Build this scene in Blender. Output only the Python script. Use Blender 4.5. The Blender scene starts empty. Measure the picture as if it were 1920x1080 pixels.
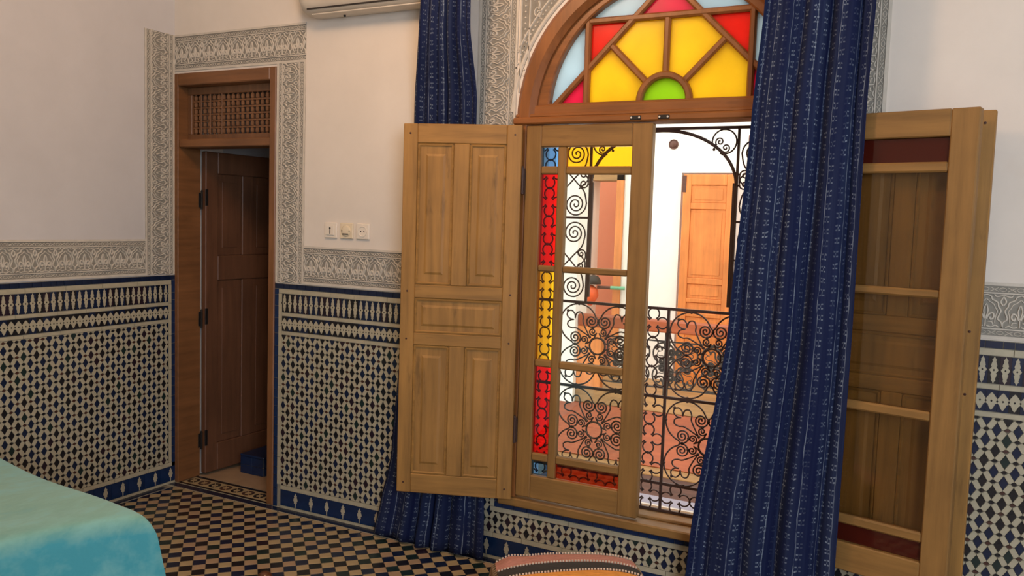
import bpy, bmesh, math, random
from mathutils import Matrix, Vector
random.seed(7)
S = bpy.context.scene
C = S.collection
PI = math.pi
sin, cos = math.sin, math.cos

# ------------------------------------------------------------------ camera
CAM = Vector((3.7009, -3.2019, 1.5)); FPX = 1558.96
RT = Vector((0.88944511, 0.45595427, 0.03151354)); UP = Vector((-0.0639843, 0.05595084, 0.99638121)); FW = Vector((-0.45254106, 0.88824276, -0.07893912))
cd = bpy.data.cameras.new('camera'); cam = bpy.data.objects.new('camera', cd); C.objects.link(cam)
cd.sensor_width = 36; cd.lens = FPX / 1920 * 36; cd.clip_start = 0.05
cam.matrix_world = Matrix(((RT.x, UP.x, -FW.x, CAM.x), (RT.y, UP.y, -FW.y, CAM.y), (RT.z, UP.z, -FW.z, CAM.z), (0, 0, 0, 1)))
S.camera = cam
def proj(p):
    v = Vector(p) - CAM; z = v.dot(FW)
    if z < .05: return None
    return 960 + FPX * v.dot(RT) / z, 540 - FPX * v.dot(UP) / z, z

# ------------------------------------------------------------------ world and lights
W = bpy.data.worlds.new('world'); S.world = W; W.use_nodes = True
bg = W.node_tree.nodes['Background']; bg.inputs[0].default_value = (1.0, .97, .92, 1); bg.inputs[1].default_value = 2.9
def area(name, loc, target, sx, sy, power, col):
    l = bpy.data.lights.new(name, 'AREA'); l.shape = 'RECTANGLE'; l.size = sx; l.size_y = sy; l.energy = power; l.color = col
    o = bpy.data.objects.new(name, l); C.objects.link(o); o.location = loc
    o.rotation_euler = (Vector(target) - Vector(loc)).to_track_quat('-Z', 'Y').to_euler(); return o
def point(name, loc, rad, power, col):
    l = bpy.data.lights.new(name, 'POINT'); l.shadow_soft_size = rad; l.energy = power; l.color = col
    o = bpy.data.objects.new(name, l); C.objects.link(o); o.location = loc; return o
point('assumed_ceiling_light', (2.0, -1.35, 2.9), .16, 46, (1.0, .62, .36))  # assumed warm lamp: a bare point light with no fitting built
area('assumed_rear_daylight', (5.5, -4.3, 2.0), (3.0, 0, 1.2), 1.5, 1.7, 115, (.78, .87, 1.0))  # assumed cool daylight: a floating area light, no window built behind it
vs = S.view_settings; vs.view_transform = 'Standard'; vs.look = 'None'; vs.exposure = 0.0; vs.gamma = 1.0; vs.use_curve_mapping = False

# ------------------------------------------------------------------ materials
def lin(r, g, b):
    f = lambda c: (c / 255 / 12.92) if c / 255 <= .04045 else ((c / 255 + .055) / 1.055) ** 2.4
    return (f(r), f(g), f(b), 1)
class N:
    def __init__(s, name):
        s.m = bpy.data.materials.new(name); s.m.use_nodes = True; s.t = s.m.node_tree; s.b = s.t.nodes['Principled BSDF']; s.out = s.t.nodes['Material Output']
    def n(s, ty, **k):
        o = s.t.nodes.new(ty)
        for a, v in k.items(): setattr(o, a, v)
        return o
    def l(s, a, b): s.t.links.new(a, b)
    def math(s, op, a, b=None, c=None):
        o = s.n('ShaderNodeMath', operation=op)
        for i, v in enumerate((a, b, c)):
            if v is None: continue
            if isinstance(v, (int, float)): o.inputs[i].default_value = v
            else: s.l(v, o.inputs[i])
        return o.outputs[0]
    def mix(s, fac, a, b):
        o = s.n('ShaderNodeMix', data_type='RGBA')
        for i, v in ((0, fac), (6, a), (7, b)):
            if isinstance(v, (int, float)): o.inputs[i].default_value = v
            elif isinstance(v, tuple): o.inputs[i].default_value = v
            else: s.l(v, o.inputs[i])
        return o.outputs[2]
    def noise(s, scale=5, det=4, rough=.55, vec=None, mscale=None, coord='Object'):
        o = s.n('ShaderNodeTexNoise'); o.inputs['Scale'].default_value = scale; o.inputs['Detail'].default_value = det; o.inputs['Roughness'].default_value = rough
        if vec is None:
            tc = s.n('ShaderNodeTexCoord'); vec = tc.outputs[coord]
        if mscale:
            mp = s.n('ShaderNodeMapping'); mp.inputs['Scale'].default_value = mscale; s.l(vec, mp.inputs['Vector']); vec = mp.outputs[0]
        s.l(vec, o.inputs['Vector']); return o.outputs['Fac']
    def ramp(s, fac, stops):
        o = s.n('ShaderNodeValToRGB'); e = o.color_ramp.elements
        while len(e) < len(stops): e.new(.5)
        for i, (p, c) in enumerate(stops): e[i].position = p; e[i].color = c
        s.l(fac, o.inputs[0]); return o.outputs[0]
    def bump(s, h, st=.3, d=.002):
        o = s.n('ShaderNodeBump'); o.inputs['Strength'].default_value = st; o.inputs['Distance'].default_value = d; s.l(h, o.inputs['Height']); s.l(o.outputs[0], s.b.inputs['Normal'])
    def col(s, v):
        if isinstance(v, tuple): s.b.inputs['Base Color'].default_value = v
        else: s.l(v, s.b.inputs['Base Color'])
    def rough(s, v): s.b.inputs['Roughness'].default_value = v
def dk(c, k): return (c[0] * k, c[1] * k, c[2] * k, 1)
def simple(name, c, r=.6, var=.12, sc=14, bump=.15):
    m = N(name); f = m.noise(sc); m.col(m.ramp(f, [(.3, dk(c, 1 - var)), (.7, dk(c, 1 + var))])); m.rough(r)
    if bump: m.bump(f, bump)
    return m.m
def wood(name, c, grain='z', r=.5, dark=.55, knots=.35):
    m = N(name); sc = {'z': (16, 16, 1.1), 'x': (1.1, 16, 16), 'y': (16, 1.1, 16)}[grain]
    f = m.noise(2.2, 6, .6, mscale=sc); g = m.noise(4, 3, .5); h = m.noise(6, 4, .7, mscale={'z': (2.2, 2.2, .5), 'x': (.5, 2.2, 2.2), 'y': (2.2, .5, 2.2)}[grain])
    base = m.ramp(f, [(.25, dk(c, dark + .12)), (.5, dk(c, .95)), (.75, dk(c, 1.18))])
    stain = m.ramp(h, [(.60, (0, 0, 0, 1)), (.74, (1, 1, 1, 1))])
    b2 = m.mix(m.math('MULTIPLY', stain, knots), base, dk(c, dark * .6))
    blot = m.ramp(g, [(.35, (.86, .86, .86, 1)), (.65, (1.06, 1.06, 1.06, 1))])
    mm = m.n('ShaderNodeMix', data_type='RGBA', blend_type='MULTIPLY'); mm.inputs[0].default_value = 1; m.l(b2, mm.inputs[6]); m.l(blot, mm.inputs[7])
    m.col(mm.outputs[2]); m.rough(r); m.bump(f, .25, .0015); return m.m
M = {}
OCH = lin(162, 119, 60)
M['shutter_v'] = wood('ochre_wood_upright', OCH, 'z', .55, .5, .7); M['shutter_h'] = wood('ochre_wood_level', OCH, 'x', .55, .5, .7)
CAS = lin(148, 109, 58)
M['cas_v'] = wood('casement_wood_upright', CAS, 'z'); M['cas_h'] = wood('casement_wood_level', CAS, 'x')
FRM = lin(146, 90, 44)
M['frame_v'] = wood('frame_wood_upright', FRM, 'z', .4); M['frame_h'] = wood('frame_wood_level', FRM, 'x', .4)
DR = lin(130, 87, 52)
M['door_v'] = wood('door_wood_upright', DR, 'z', .45); M['door_h'] = wood('door_wood_level', DR, 'x', .45); M['door_d'] = wood('door_wood_deep', DR, 'y', .45)
M['leaf'] = wood('door_leaf_wood', lin(108, 72, 50), 'z', .5)
M['lattice'] = wood('lattice_wood', lin(122, 84, 54), 'z', .5)
M['orange_v'] = wood('orange_wood_upright', lin(222, 136, 68), 'z', .5, .7, .15); M['orange_h'] = wood('orange_wood_level', lin(160, 80, 40), 'x', .5, .7, .15)
M['brownbeam'] = wood('brown_beam_wood', lin(92, 58, 44), 'x', .6)
M['gold'] = wood('pale_beam_wood', lin(160, 120, 72), 'x', .6)
def plaster(name, c, stain=None):
    m = N(name); f = m.noise(3, 5, .6); g = m.noise(60, 3, .6)
    col = m.ramp(f, [(.3, dk(c, .94)), (.7, dk(c, 1.03))])
    if stain:
        h = m.noise(2.1, 4, .6); col = m.mix(m.ramp(h, [(.60, (0, 0, 0, 1)), (.85, (.35, .35, .35, 1))]), col, stain)
    m.col(col); m.rough(.85); m.bump(g, .08, .002); return m.m
M['plaster'] = plaster('white_plaster', lin(228, 219, 207), lin(206, 170, 134))
M['plaster_left'] = plaster('dim_toned_white_plaster', lin(206, 203, 202))  # left wall's dimmer, cooler light is put into this greyer plaster colour
M['ceiling'] = plaster('ceiling_plaster', lin(235, 228, 218))
M['court'] = plaster('courtyard_white_plaster', lin(240, 238, 230))
M['carve'] = simple('carved_plaster', lin(206, 198, 184), .85, .08, 30)
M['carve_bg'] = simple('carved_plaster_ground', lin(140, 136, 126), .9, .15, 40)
M['white_tile'] = simple('cream_glazed_tile', lin(178, 170, 146), .28, .1, 25, .05)
M['grout'] = simple('tile_grout', lin(150, 142, 124), .9, .1, 50)
M['blue_tile'] = simple('cobalt_glazed_tile', lin(18, 42, 80), .24, .25, 12, .05)
M['navy_tile'] = simple('navy_glazed_tile', lin(23, 34, 60), .24, .25, 15, .05)
M['black_tile'] = simple('black_glazed_tile', lin(30, 29, 33), .25, .25, 15, .05)
M['green_tile'] = simple('dark_green_glazed_tile', lin(30, 46, 44), .25, .25, 15, .05)
M['plum_tile'] = simple('plum_black_glazed_tile', lin(42, 30, 40), .25, .25, 15, .05)
M['brown_tile'] = simple('red_brown_tile', lin(70, 40, 30), .4, .25, 15, .05)
M['beige_tile'] = simple('beige_floor_tile', lin(176, 154, 116), .45, .12, 9, .1)
M['beige_tile2'] = simple('rose_beige_floor_tile', lin(170, 142, 112), .45, .12, 9, .1)
M['iron'] = simple('dark_wrought_iron', lin(66, 44, 36), .55, .2, 30)
M['iron_far'] = simple('far_railing_iron', lin(46, 38, 30), .6, .2, 30)
M['blackmetal'] = simple('black_metal', lin(26, 24, 24), .45, .15, 30)
M['pink'] = plaster('salmon_plaster', lin(226, 150, 118))
M['plastic'] = simple('white_plastic', lin(232, 222, 206), .4, .03, 5, 0)
M['plastic_y'] = simple('yellowed_plastic', lin(230, 214, 184), .4, .04, 5, 0)
M['ac'] = simple('air_conditioner_plastic', lin(214, 204, 188), .4, .05, 6, 0)
M['dark'] = simple('dark_slot', lin(40, 34, 30), .7, .05, 5, 0)
M['lavender'] = simple('pale_marble', lin(150, 148, 166), .5, .04, 4, 0)
M['knob'] = wood('polished_brown_wood', lin(96, 56, 34), 'z', .2)
def glass(name, c, rough=.02, frost=0.0, gl=.06, body=0.0):
    m = N(name); t = m.t; t.nodes.remove(m.b)
    tr = m.n('ShaderNodeBsdfTransparent'); tr.inputs[0].default_value = c
    gs = m.n('ShaderNodeBsdfGlossy'); gs.inputs['Roughness'].default_value = rough; gs.inputs[0].default_value = (1, 1, 1, 1)
    base = tr.outputs[0]
    if frost:
        tl = m.n('ShaderNodeBsdfTranslucent')
        f = m.noise(2.5, 3); m.l(m.ramp(f, [(.3, dk(c, .85)), (.7, dk(c, 1.1))]), tl.inputs[0])
        mx = m.n('ShaderNodeMixShader'); mx.inputs[0].default_value = frost; m.l(tr.outputs[0], mx.inputs[1]); m.l(tl.outputs[0], mx.inputs[2]); base = mx.outputs[0]
    if body:
        df = m.n('ShaderNodeBsdfDiffuse'); df.inputs[0].default_value = c; mb_ = m.n('ShaderNodeMixShader'); mb_.inputs[0].default_value = body; m.l(base, mb_.inputs[1]); m.l(df.outputs[0], mb_.inputs[2]); base = mb_.outputs[0]
    m2 = m.n('ShaderNodeMixShader'); m2.inputs[0].default_value = gl; m.l(base, m2.inputs[1]); m.l(gs.outputs[0], m2.inputs[2]); m.l(m2.outputs[0], m.out.inputs[0]); return m.m
M['clear'] = glass('clear_glass', (.93, .95, .93, 1))
M['shade_tint'] = glass('shade_tinted_glass', (.80, .77, .70, 1), .08, 0, .05)  # glass tinted darker to put shade over the shutter behind it
M['g_red'] = glass('red_glass', (.95, .06, .05, 1)); M['g_yel'] = glass('yellow_glass', (1, .72, .10, 1)); M['g_blue'] = glass('blue_glass', (.35, .58, .85, 1)); M['g_or'] = glass('orange_glass', (.95, .28, .05, 1)); M['g_dred'] = glass('dark_red_glass', (.11, .016, .009, 1), .05, .5, .05, .55)
FR = .85
M['f_yel'] = glass('frosted_yellow_glass', (1.0, .76, .10, 1), .3, FR, .02); M['f_red'] = glass('frosted_red_glass', (.95, .10, .05, 1), .3, FR, .02)
M['f_pink'] = glass('frosted_pink_glass', (.95, .12, .28, 1), .3, FR, .02); M['f_green'] = glass('frosted_green_glass', (.55, .82, .08, 1), .3, FR, .02); M['f_blue'] = glass('frosted_pale_blue_glass', (.72, .88, .97, 1), .3, FR, .02)

# ------------------------------------------------------------------ mesh helpers
class MB:
    def __init__(s): s.v = []; s.f = []; s.mi = []
    def add(s, vs, fs, mi=0):
        o = len(s.v); s.v += [tuple(v) for v in vs]
        for f in fs: s.f.append(tuple(i + o for i in f)); s.mi.append(mi)
    def box(s, a, b, mi=0):
        x0, y0, z0 = a; x1, y1, z1 = b
        s.add([(x0, y0, z0), (x1, y0, z0), (x1, y1, z0), (x0, y1, z0), (x0, y0, z1), (x1, y0, z1), (x1, y1, z1), (x0, y1, z1)],
              [(0, 3, 2, 1), (4, 5, 6, 7), (0, 1, 5, 4), (1, 2, 6, 5), (2, 3, 7, 6), (3, 0, 4, 7)], mi); return s
    def cbox(s, a, b, c=.003, mi=0):
        cx, cy, cz = [(a[i] + b[i]) / 2 for i in range(3)]; hx, hy, hz = [abs(b[i] - a[i]) / 2 for i in range(3)]
        c = min(c, hx * .45, hy * .45, hz * .45); vs = []; key = {}
        for sx in (-1, 1):
            for sy in (-1, 1):
                for sz in (-1, 1):
                    for ax in range(3):
                        h = [hx - c, hy - c, hz - c]; h[ax] += c
                        key[(sx, sy, sz, ax)] = len(vs); vs.append((cx + sx * h[0], cy + sy * h[1], cz + sz * h[2]))
        fs = []
        for ax in range(3):
            o1, o2 = [i for i in range(3) if i != ax]
            for sg in (-1, 1):
                q = []
                for p, r in ((-1, -1), (1, -1), (1, 1), (-1, 1)):
                    t = [0, 0, 0]; t[ax] = sg; t[o1] = p; t[o2] = r; q.append(key[(*t, ax)])
                fs.append(q)
        for ax in range(3):
            o1, o2 = [i for i in range(3) if i != ax]
            for p in (-1, 1):
                for r in (-1, 1):
                    t0 = [0, 0, 0]; t0[o1] = p; t0[o2] = r; t1 = list(t0); t0[ax] = -1; t1[ax] = 1
                    fs.append([key[(*t0, o1)], key[(*t1, o1)], key[(*t1, o2)], key[(*t0, o2)]])
        for sx in (-1, 1):
            for sy in (-1, 1):
                for sz in (-1, 1): fs.append([key[(sx, sy, sz, k)] for k in range(3)])
        ctr = Vector((cx, cy, cz)); out = []
        for f in fs:
            p = [Vector(vs[i]) for i in f]; nn = (p[1] - p[0]).cross(p[2] - p[0]); m = sum(p, Vector()) / len(p)
            out.append(tuple(f) if nn.dot(m - ctr) > 0 else tuple(reversed(f)))
        s.add(vs, out, mi); return s
    def prism(s, poly, fr, d0, d1, inset=0.0, mi=0, back=False):
        """poly: 2D points (ccw seen from the front); fr(u,v,d) -> 3D; from depth d0 to d1 (front), top inset"""
        n = len(poly); c = (sum(p[0] for p in poly) / n, sum(p[1] for p in poly) / n)
        top = poly
        if inset:
            top = []
            for p in poly:
                L = math.hypot(p[0] - c[0], p[1] - c[1]) or 1; k = max(.3, 1 - inset / L); top.append((c[0] + (p[0] - c[0]) * k, c[1] + (p[1] - c[1]) * k))
        vs = [fr(p[0], p[1], d0) for p in poly] + [fr(p[0], p[1], d1) for p in top]
        fs = [tuple(range(n, 2 * n))] + [(i, (i + 1) % n, n + (i + 1) % n, n + i) for i in range(n)]
        if back: fs.append(tuple(reversed(range(n))))
        s.add(vs, fs, mi); return s
    def tube(s, pts, r, n=6, mi=0, closed=False, cap=True):
        pts = [Vector(p) for p in pts]; m = len(pts); rr = r if isinstance(r, (list, tuple)) else [r] * m
        vs = []; up = None
        for i, p in enumerate(pts):
            if closed: t = pts[(i + 1) % m] - pts[i - 1]
            else: t = pts[min(i + 1, m - 1)] - pts[max(i - 1, 0)]
            t = t.normalized() if t.length > 1e-9 else Vector((0, 0, 1))
            if up is None: up = t.orthogonal().normalized()
            up = (up - t * up.dot(t)); up = up.normalized() if up.length > 1e-6 else t.orthogonal().normalized()
            b = t.cross(up)
            for k in range(n):
                a = 2 * PI * k / n; vs.append(p + (up * cos(a) + b * sin(a)) * rr[i])
        fs = []
        for i in range(m if closed else m - 1):
            for k in range(n):
                j = (i + 1) % m; fs.append((i * n + k, i * n + (k + 1) % n, j * n + (k + 1) % n, j * n + k))
        if cap and not closed: fs += [tuple(reversed(range(n))), tuple(range((m - 1) * n, m * n))]
        s.add(vs, fs, mi); return s
    def lathe(s, prof, n=16, ctr=(0, 0, 0), axis='z', mi=0):
        vs = []; fs = []; m = len(prof)
        for r, h in prof:
            for k in range(n):
                a = 2 * PI * k / n; p = (r * cos(a), r * sin(a), h)
                if axis == 'y': p = (p[0], -h, p[1])
                if axis == 'x': p = (h, p[0], p[1])
                vs.append((p[0] + ctr[0], p[1] + ctr[1], p[2] + ctr[2]))
        for i in range(m - 1):
            for k in range(n): fs.append((i * n + k, i * n + (k + 1) % n, (i + 1) * n + (k + 1) % n, (i + 1) * n + k))
        fs += [tuple(reversed(range(n))), tuple(range((m - 1) * n, m * n))]
        s.add(vs, fs, mi); return s
    def ball(s, c, r, mi=0, n=8):
        s.lathe([(r * sin(PI * i / 6) + 1e-5, -r * cos(PI * i / 6)) for i in range(7)], n, c, 'z', mi); return s
    def mesh(s, name, mats):
        me = bpy.data.meshes.new(name); me.from_pydata(s.v, [], s.f)
        for m in (mats if isinstance(mats, (list, tuple)) else [mats]): me.materials.append(M[m] if isinstance(m, str) else m)
        if any(s.mi): me.polygons.foreach_set('material_index', s.mi)
        me.update(); return me
def fixn(me):
    bm = bmesh.new(); bm.from_mesh(me); bmesh.ops.recalc_face_normals(bm, faces=bm.faces); bm.to_mesh(me); bm.free()
def smooth(me): me.polygons.foreach_set('use_smooth', [True] * len(me.polygons))
def ob(name, me, parent=None, loc=None, rotz=None):
    o = bpy.data.objects.new(name, me); C.objects.link(o)
    if parent: o.parent = parent
    if loc is not None: o.location = loc
    if rotz is not None: o.rotation_euler = (0, 0, rotz)
    return o
def part(name, mb, mats, parent=None, sm=False, fix=False, label=None):
    me = mb.mesh(name, mats)
    if fix: fixn(me)
    if sm: smooth(me)
    o = ob(name, me, parent)
    if label: o['label'] = label
    return o
def tag(o, label, cat, group=None, kind=None):
    o['label'] = label; o['category'] = cat
    if group: o['group'] = group
    if kind: o['kind'] = kind
    return o
def empty(name, loc, rotz=0):
    o = bpy.data.objects.new(name, None); C.objects.link(o); o.location = loc; o.rotation_euler = (0, 0, rotz); o.empty_display_size = .05; return o
def catmull(P, k=6, closed=False):
    out = []; n = len(P); rng = n if closed else n - 1
    for i in range(rng):
        g = lambda j: P[j % n] if closed else P[max(0, min(n - 1, j))]
        a, b, c, d = g(i - 1), g(i), g(i + 1), g(i + 2)
        for q in range(k):
            t = q / k; out.append(tuple(.5 * ((2 * b[e]) + (-a[e] + c[e]) * t + (2 * a[e] - 5 * b[e] + 4 * c[e] - d[e]) * t * t + (-a[e] + 3 * b[e] - 3 * c[e] + d[e]) * t ** 3) for e in range(len(b))))
    if not closed: out.append(tuple(P[-1]))
    return out
def spiral(c, r1, a0, turns, sgn=1, n=36, r0=.12):
    """2D points from the centre outwards, ending at radius r1 and angle a0"""
    return [(c[0] + r * cos(a), c[1] + r * sin(a)) for i in range(n + 1) for t in [i / n] for r in [r1 * (r0 + (1 - r0) * t)] for a in [a0 - sgn * 2 * PI * turns * (1 - t)]]
def clip(poly, x0, x1, y0, y1):
    def cut(P, f, inter):
        o = []
        for i in range(len(P)):
            a, b = P[i - 1], P[i]; fa, fb = f(a), f(b)
            if fa >= 0: 
                if fb >= 0: o.append(b)
                else: t = fa / (fa - fb); o.append((a[0] + (b[0] - a[0]) * t, a[1] + (b[1] - a[1]) * t))
            elif fb >= 0:
                t = fa / (fa - fb); o += [(a[0] + (b[0] - a[0]) * t, a[1] + (b[1] - a[1]) * t), b]
        return o
    for f in (lambda p: p[0] - x0, lambda p: x1 - p[0], lambda p: p[1] - y0, lambda p: y1 - p[1]):
        poly = cut(poly, f, None)
        if len(poly) < 3: return []
    return poly
def parea(P): return abs(sum(P[i - 1][0] * P[i][1] - P[i][0] * P[i - 1][1] for i in range(len(P)))) / 2

# ------------------------------------------------------------------ room shell
H = 3.2; WX = 2.70                                             # ceiling height, window axis
ARC_Z, ARC_R = 1.935, .632
def fb(u, v, d): return (u, -d, v)                             # frame of the back wall (room side is -y)
def fl(u, v, d): return (d, -u, v)                             # frame of the left wall (u runs towards the camera)
b = MB(); T = .34
b.box((-.3, 0, 0), (0.0, T, H)); b.box((0.0, 0, 2.235), (.72, T, H)); b.box((.72, 0, 0), (2.068, T, H))
b.box((2.068, 0, 0), (3.332, T, .262)); b.box((3.332, 0, 0), (6.2, T, H))
arc = [(WX + ARC_R * cos(PI - PI * i / 28), ARC_Z + ARC_R * sin(PI - PI * i / 28)) for i in range(29)]
for i in range(28):
    p, q = arc[i], arc[i + 1]
    b.add([(p[0], 0, p[1]), (q[0], 0, q[1]), (q[0], 0, H), (p[0], 0, H), (p[0], T, p[1]), (q[0], T, q[1]), (q[0], T, H), (p[0], T, H)], [(0, 1, 2, 3), (7, 6, 5, 4), (4, 5, 1, 0)])
wall_back = tag(part('wall_back', b, 'plaster', fix=True), 'warm white plaster wall with the open door and the arched window', 'wall', kind='structure')
wall_left = tag(part('wall_left', MB().box((-.3, -5, 0), (0, 0, H)), 'plaster_left'), 'white plaster wall toned grey for dimmer light, left of the open door, beside the bed', 'wall', kind='structure')
wall_right = tag(part('wall_right', MB().box((6.0, -5, 0), (6.3, 0, H)), 'plaster'), 'plain white plaster wall at the far right end of the room', 'wall', kind='structure')
wall_front = tag(part('wall_front', MB().box((-.3, -5.3, 0), (6.3, -5, H)), 'plaster'), 'plain white plaster wall facing the window wall', 'wall', kind='structure')
ceiling = tag(part('ceiling', MB().box((-.3, -5.3, H), (6.3, T, H + .2)), 'ceiling'), 'plain white plaster ceiling of the room', 'ceiling', kind='structure')
floor = tag(part('floor', MB().box((-.3, -5.3, -.2), (6.3, T, -.006)), 'grout'), 'checkered floor of small dark and beige tiles laid diagonally', 'floor', kind='structure')

# ------------------------------------------------------------------ tile fields
def hidden(px, py):                                            # rough outline of what stands in front of the wall tiles
    if 752 < px < 985 and 233 < py < 930: return True
    if 1300 + (1080 - py) * .13 < px < 1600 + (1080 - py) * .06: return True
    if 1570 < px < 1800 + (1080 - py) * .085 and py > 200: return True
    if px < 300 and py > 868 + px * .36: return True
    if py > 905 and 715 < px < 905: return True
    return False
class Field:
    """tiles of one piece of the setting: the largest in view become objects of their own, the rest one joined part"""
    def __init__(s, parent, fr, mats): s.parent = parent; s.fr = fr; s.mats = mats; s.items = []; s.cache = {}
    def tile(s, name, poly, mi, d=.006, shape=None, d0=0.0, inset=.0008):
        if len(poly) < 3 or parea(poly) < 6e-6: return
        if sum(poly[i - 1][0] * poly[i][1] - poly[i][0] * poly[i - 1][1] for i in range(len(poly))) < 0: poly = poly[::-1]
        n = len(poly); c = (sum(p[0] for p in poly) / n, sum(p[1] for p in poly) / n); sc = 0
        pr = proj(s.fr(c[0], c[1], d))
        if pr and 0 < pr[0] < 1920 and 0 < pr[1] < 1080 and not hidden(pr[0], pr[1]):
            q = [proj(s.fr(p[0], p[1], d)) for p in poly]
            if all(q): sc = parea([(w[0], w[1]) for w in q])
        s.items.append((sc, name, poly, c, mi, d, shape, d0, inset))
    def build(s, lim, stuffname):
        s.items.sort(key=lambda t: -t[0]); cnt = {}; rest = MB()
        for sc, name, poly, c, mi, d, shape, d0, inset in s.items:
            if sc > 18 and cnt.get(name, 0) < lim.get(name, 0):
                cnt[name] = cnt.get(name, 0) + 1; key = (shape, mi) if shape else None
                me = s.cache.get(key) if key else None
                if me is None:
                    o0 = Vector(s.fr(0, 0, 0)); me = MB().prism([(p[0] - c[0], p[1] - c[1]) for p in poly], lambda u, v, w: Vector(s.fr(u, v, w)) - o0, d0, d, inset).mesh(name, s.mats[mi])
                    if key: s.cache[key] = me
                ob(name, me, s.parent, s.fr(c[0], c[1], 0))
            else: rest.prism(poly, s.fr, d0, d, inset, mi)
        o = part(stuffname, rest, s.mats, s.parent); o['kind'] = 'stuff'; return cnt
ZM = ['white_tile', 'navy_tile', 'black_tile', 'green_tile', 'plum_tile', 'blue_tile', 'brown_tile']
PX, PZ = .062, .0713
def shrink(P, k=.0006):
    n = len(P); c = (sum(p[0] for p in P) / n, sum(p[1] for p in P) / n); o = []
    for p in P:
        L = math.hypot(p[0] - c[0], p[1] - c[1]); o.append((c[0] + (p[0] - c[0]) * (1 - k / L), c[1] + (p[1] - c[1]) * (1 - k / L)))
    return o
DIA = shrink([(.0148, 0), (0, .0240), (-.0148, 0), (0, -.0240)], .0004)
EYE = shrink([(.0100, 0), (.003, .0062), (-.003, .0062), (-.0100, 0), (-.003, -.0062), (.003, -.0062)], .0003)
BAR = [(0, .0240), (.0148, 0), (.0210, 0), (.028, .0064), (.031, .0068), (.031, .01165), (.0162, .03565), (.0100, .03565), (.003, .02925), (0, .02885)]
BC = (.0155, .017825)
BARA = shrink([(p[0] - BC[0], p[1] - BC[1]) for p in BAR]); BARB = [(-p[0], p[1]) for p in BARA]
def darkmi(): return random.choices((1, 2, 3, 4), (5, 4, 1.2, 1.2))[0]
def zfield(F, x0, x1, z0, z1, ox, oz, tone=None):
    """dark diamonds and eyes in a lattice of cream bars"""
    def put(name, poly, cx, cz, mi, shape, d=.006):
        P = [(p[0] + cx, p[1] + cz) for p in poly]
        if all(x0 <= p[0] <= x1 and z0 <= p[1] <= z1 for p in P): F.tile(name, P, mi, d, shape)
        else: F.tile('cut', clip(P, x0, x1, z0, z1), mi, d)
    for i in range(int((x0 - ox) / PX) - 2, int((x1 - ox) / PX) + 3):
        for j in range(int((z0 - oz) / PZ) - 2, int((z1 - oz) / PZ) + 3):
            for o in (0, 1):
                cx, cz = ox + i * PX + o * PX / 2, oz + j * PZ + o * PZ / 2
                put('diamond_tile', DIA, cx, cz, darkmi(), 'dia')
                put('eye_tile', EYE, cx, cz + PZ / 2, 2 if random.random() < .7 else 6, 'eye', .0055)
                put('bar_tile', BARA, cx + BC[0], cz + BC[1], 0, 'bara'); put('bar_tile', BARB, cx - BC[0], cz + BC[1], 0, 'barb')
def strip(F, a, b, horizontal, w0, w1, mi, lo, hi, name):
    t = a
    while t < b - .004:
        e = min(b, t + random.uniform(lo, hi))
        if b - e < .012: e = b
        P = [(t + .0006, w0), (e - .0006, w0), (e - .0006, w1), (t + .0006, w1)]
        if not horizontal: P = [(q[1], q[0]) for q in P]
        F.tile(name, P, mi, .006); t = e
MP = .0336
half = [(0, .044), (.0035, .036), (.0062, .033), (.0045, .029), (.0072, .020), (.0085, .014), (.0062, .0105), (.0105, .004), (.0125, 0)]
MER = [(x, z) for x, z in half] + [(x, -z) for x, z in half[-2::-1]] + [(-x, -z) for x, z in half[1:]] + [(-x, z) for x, z in half[-2:0:-1]]
ZIG = [(MP / 2, -.008), (MP / 2, .0085), (.004, .026), (0, .0292), (-.004, .027), (-MP / 2, .0085), (-MP / 2, -.008), (-.0115, -.0115), (-.005, -.026), (0, -.032), (.005, -.026), (.0115, -.0115)]
def diamond(cx, cz, a, b_): return [(cx + a, cz), (cx, cz + b_), (cx - a, cz), (cx, cz - b_)]
def band_rows(F, x0, x1, ex=0, ew=0):
    """upper rows: cobalt strip, merlon row, zigzag row with their cream bands (z .895 to 1.155)"""
    strip(F, x0 - ex, x1, True, 1.130, 1.154, 1, .03, .065, 'edge_tile')
    for z0, z1 in ((1.106, 1.128), (.992, 1.008), (.897, .913)): strip(F, x0 - (ew if z0 > 1.1 else 0), x1, True, z0, z1, 0, .14, .22, 'band_tile')
    n = int((x1 - x0) / MP); k = (x1 - x0) / n
    for i in range(n):
        c = x0 + (i + .5) * k
        F.tile('merlon_tile', [(p[0] * 1.12 * k / MP + c, p[1] * 1.07 + 1.057) for p in MER], 0, .006, 'mer%.3f' % k)
        F.tile('zigzag_tile', [(p[0] * k / MP + c, p[1] * 1.0 + .9525) for p in ZIG], 0, .006, 'zig%.3f' % k)
        F.tile('dot', diamond(c, 1.057, .004, .005), 2, .0068); F.tile('dot', diamond(c - k / 2, 1.057, .004, .005), 2, .0068)
        F.tile('dot', diamond(c, .9525, .0042, .005), 2, .0068); F.tile('dot', diamond(c - k / 2, .9525, .0042, .005), 2, .0068)
    t = x0
    while t < x1 - .001:                                       # dark grounds behind the merlons and the zigzag
        e = min(x1, t + k); F.tile('ground_tile', [(t, 1.01), (e, 1.01), (e, 1.104), (t, 1.104)], random.choice((1, 1, 2, 4)), .0042); F.tile('ground_tile', [(t, .915), (e, .915), (e, .99), (t, .99)], random.choice((1, 1, 2, 2)), .0042); t = e
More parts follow.
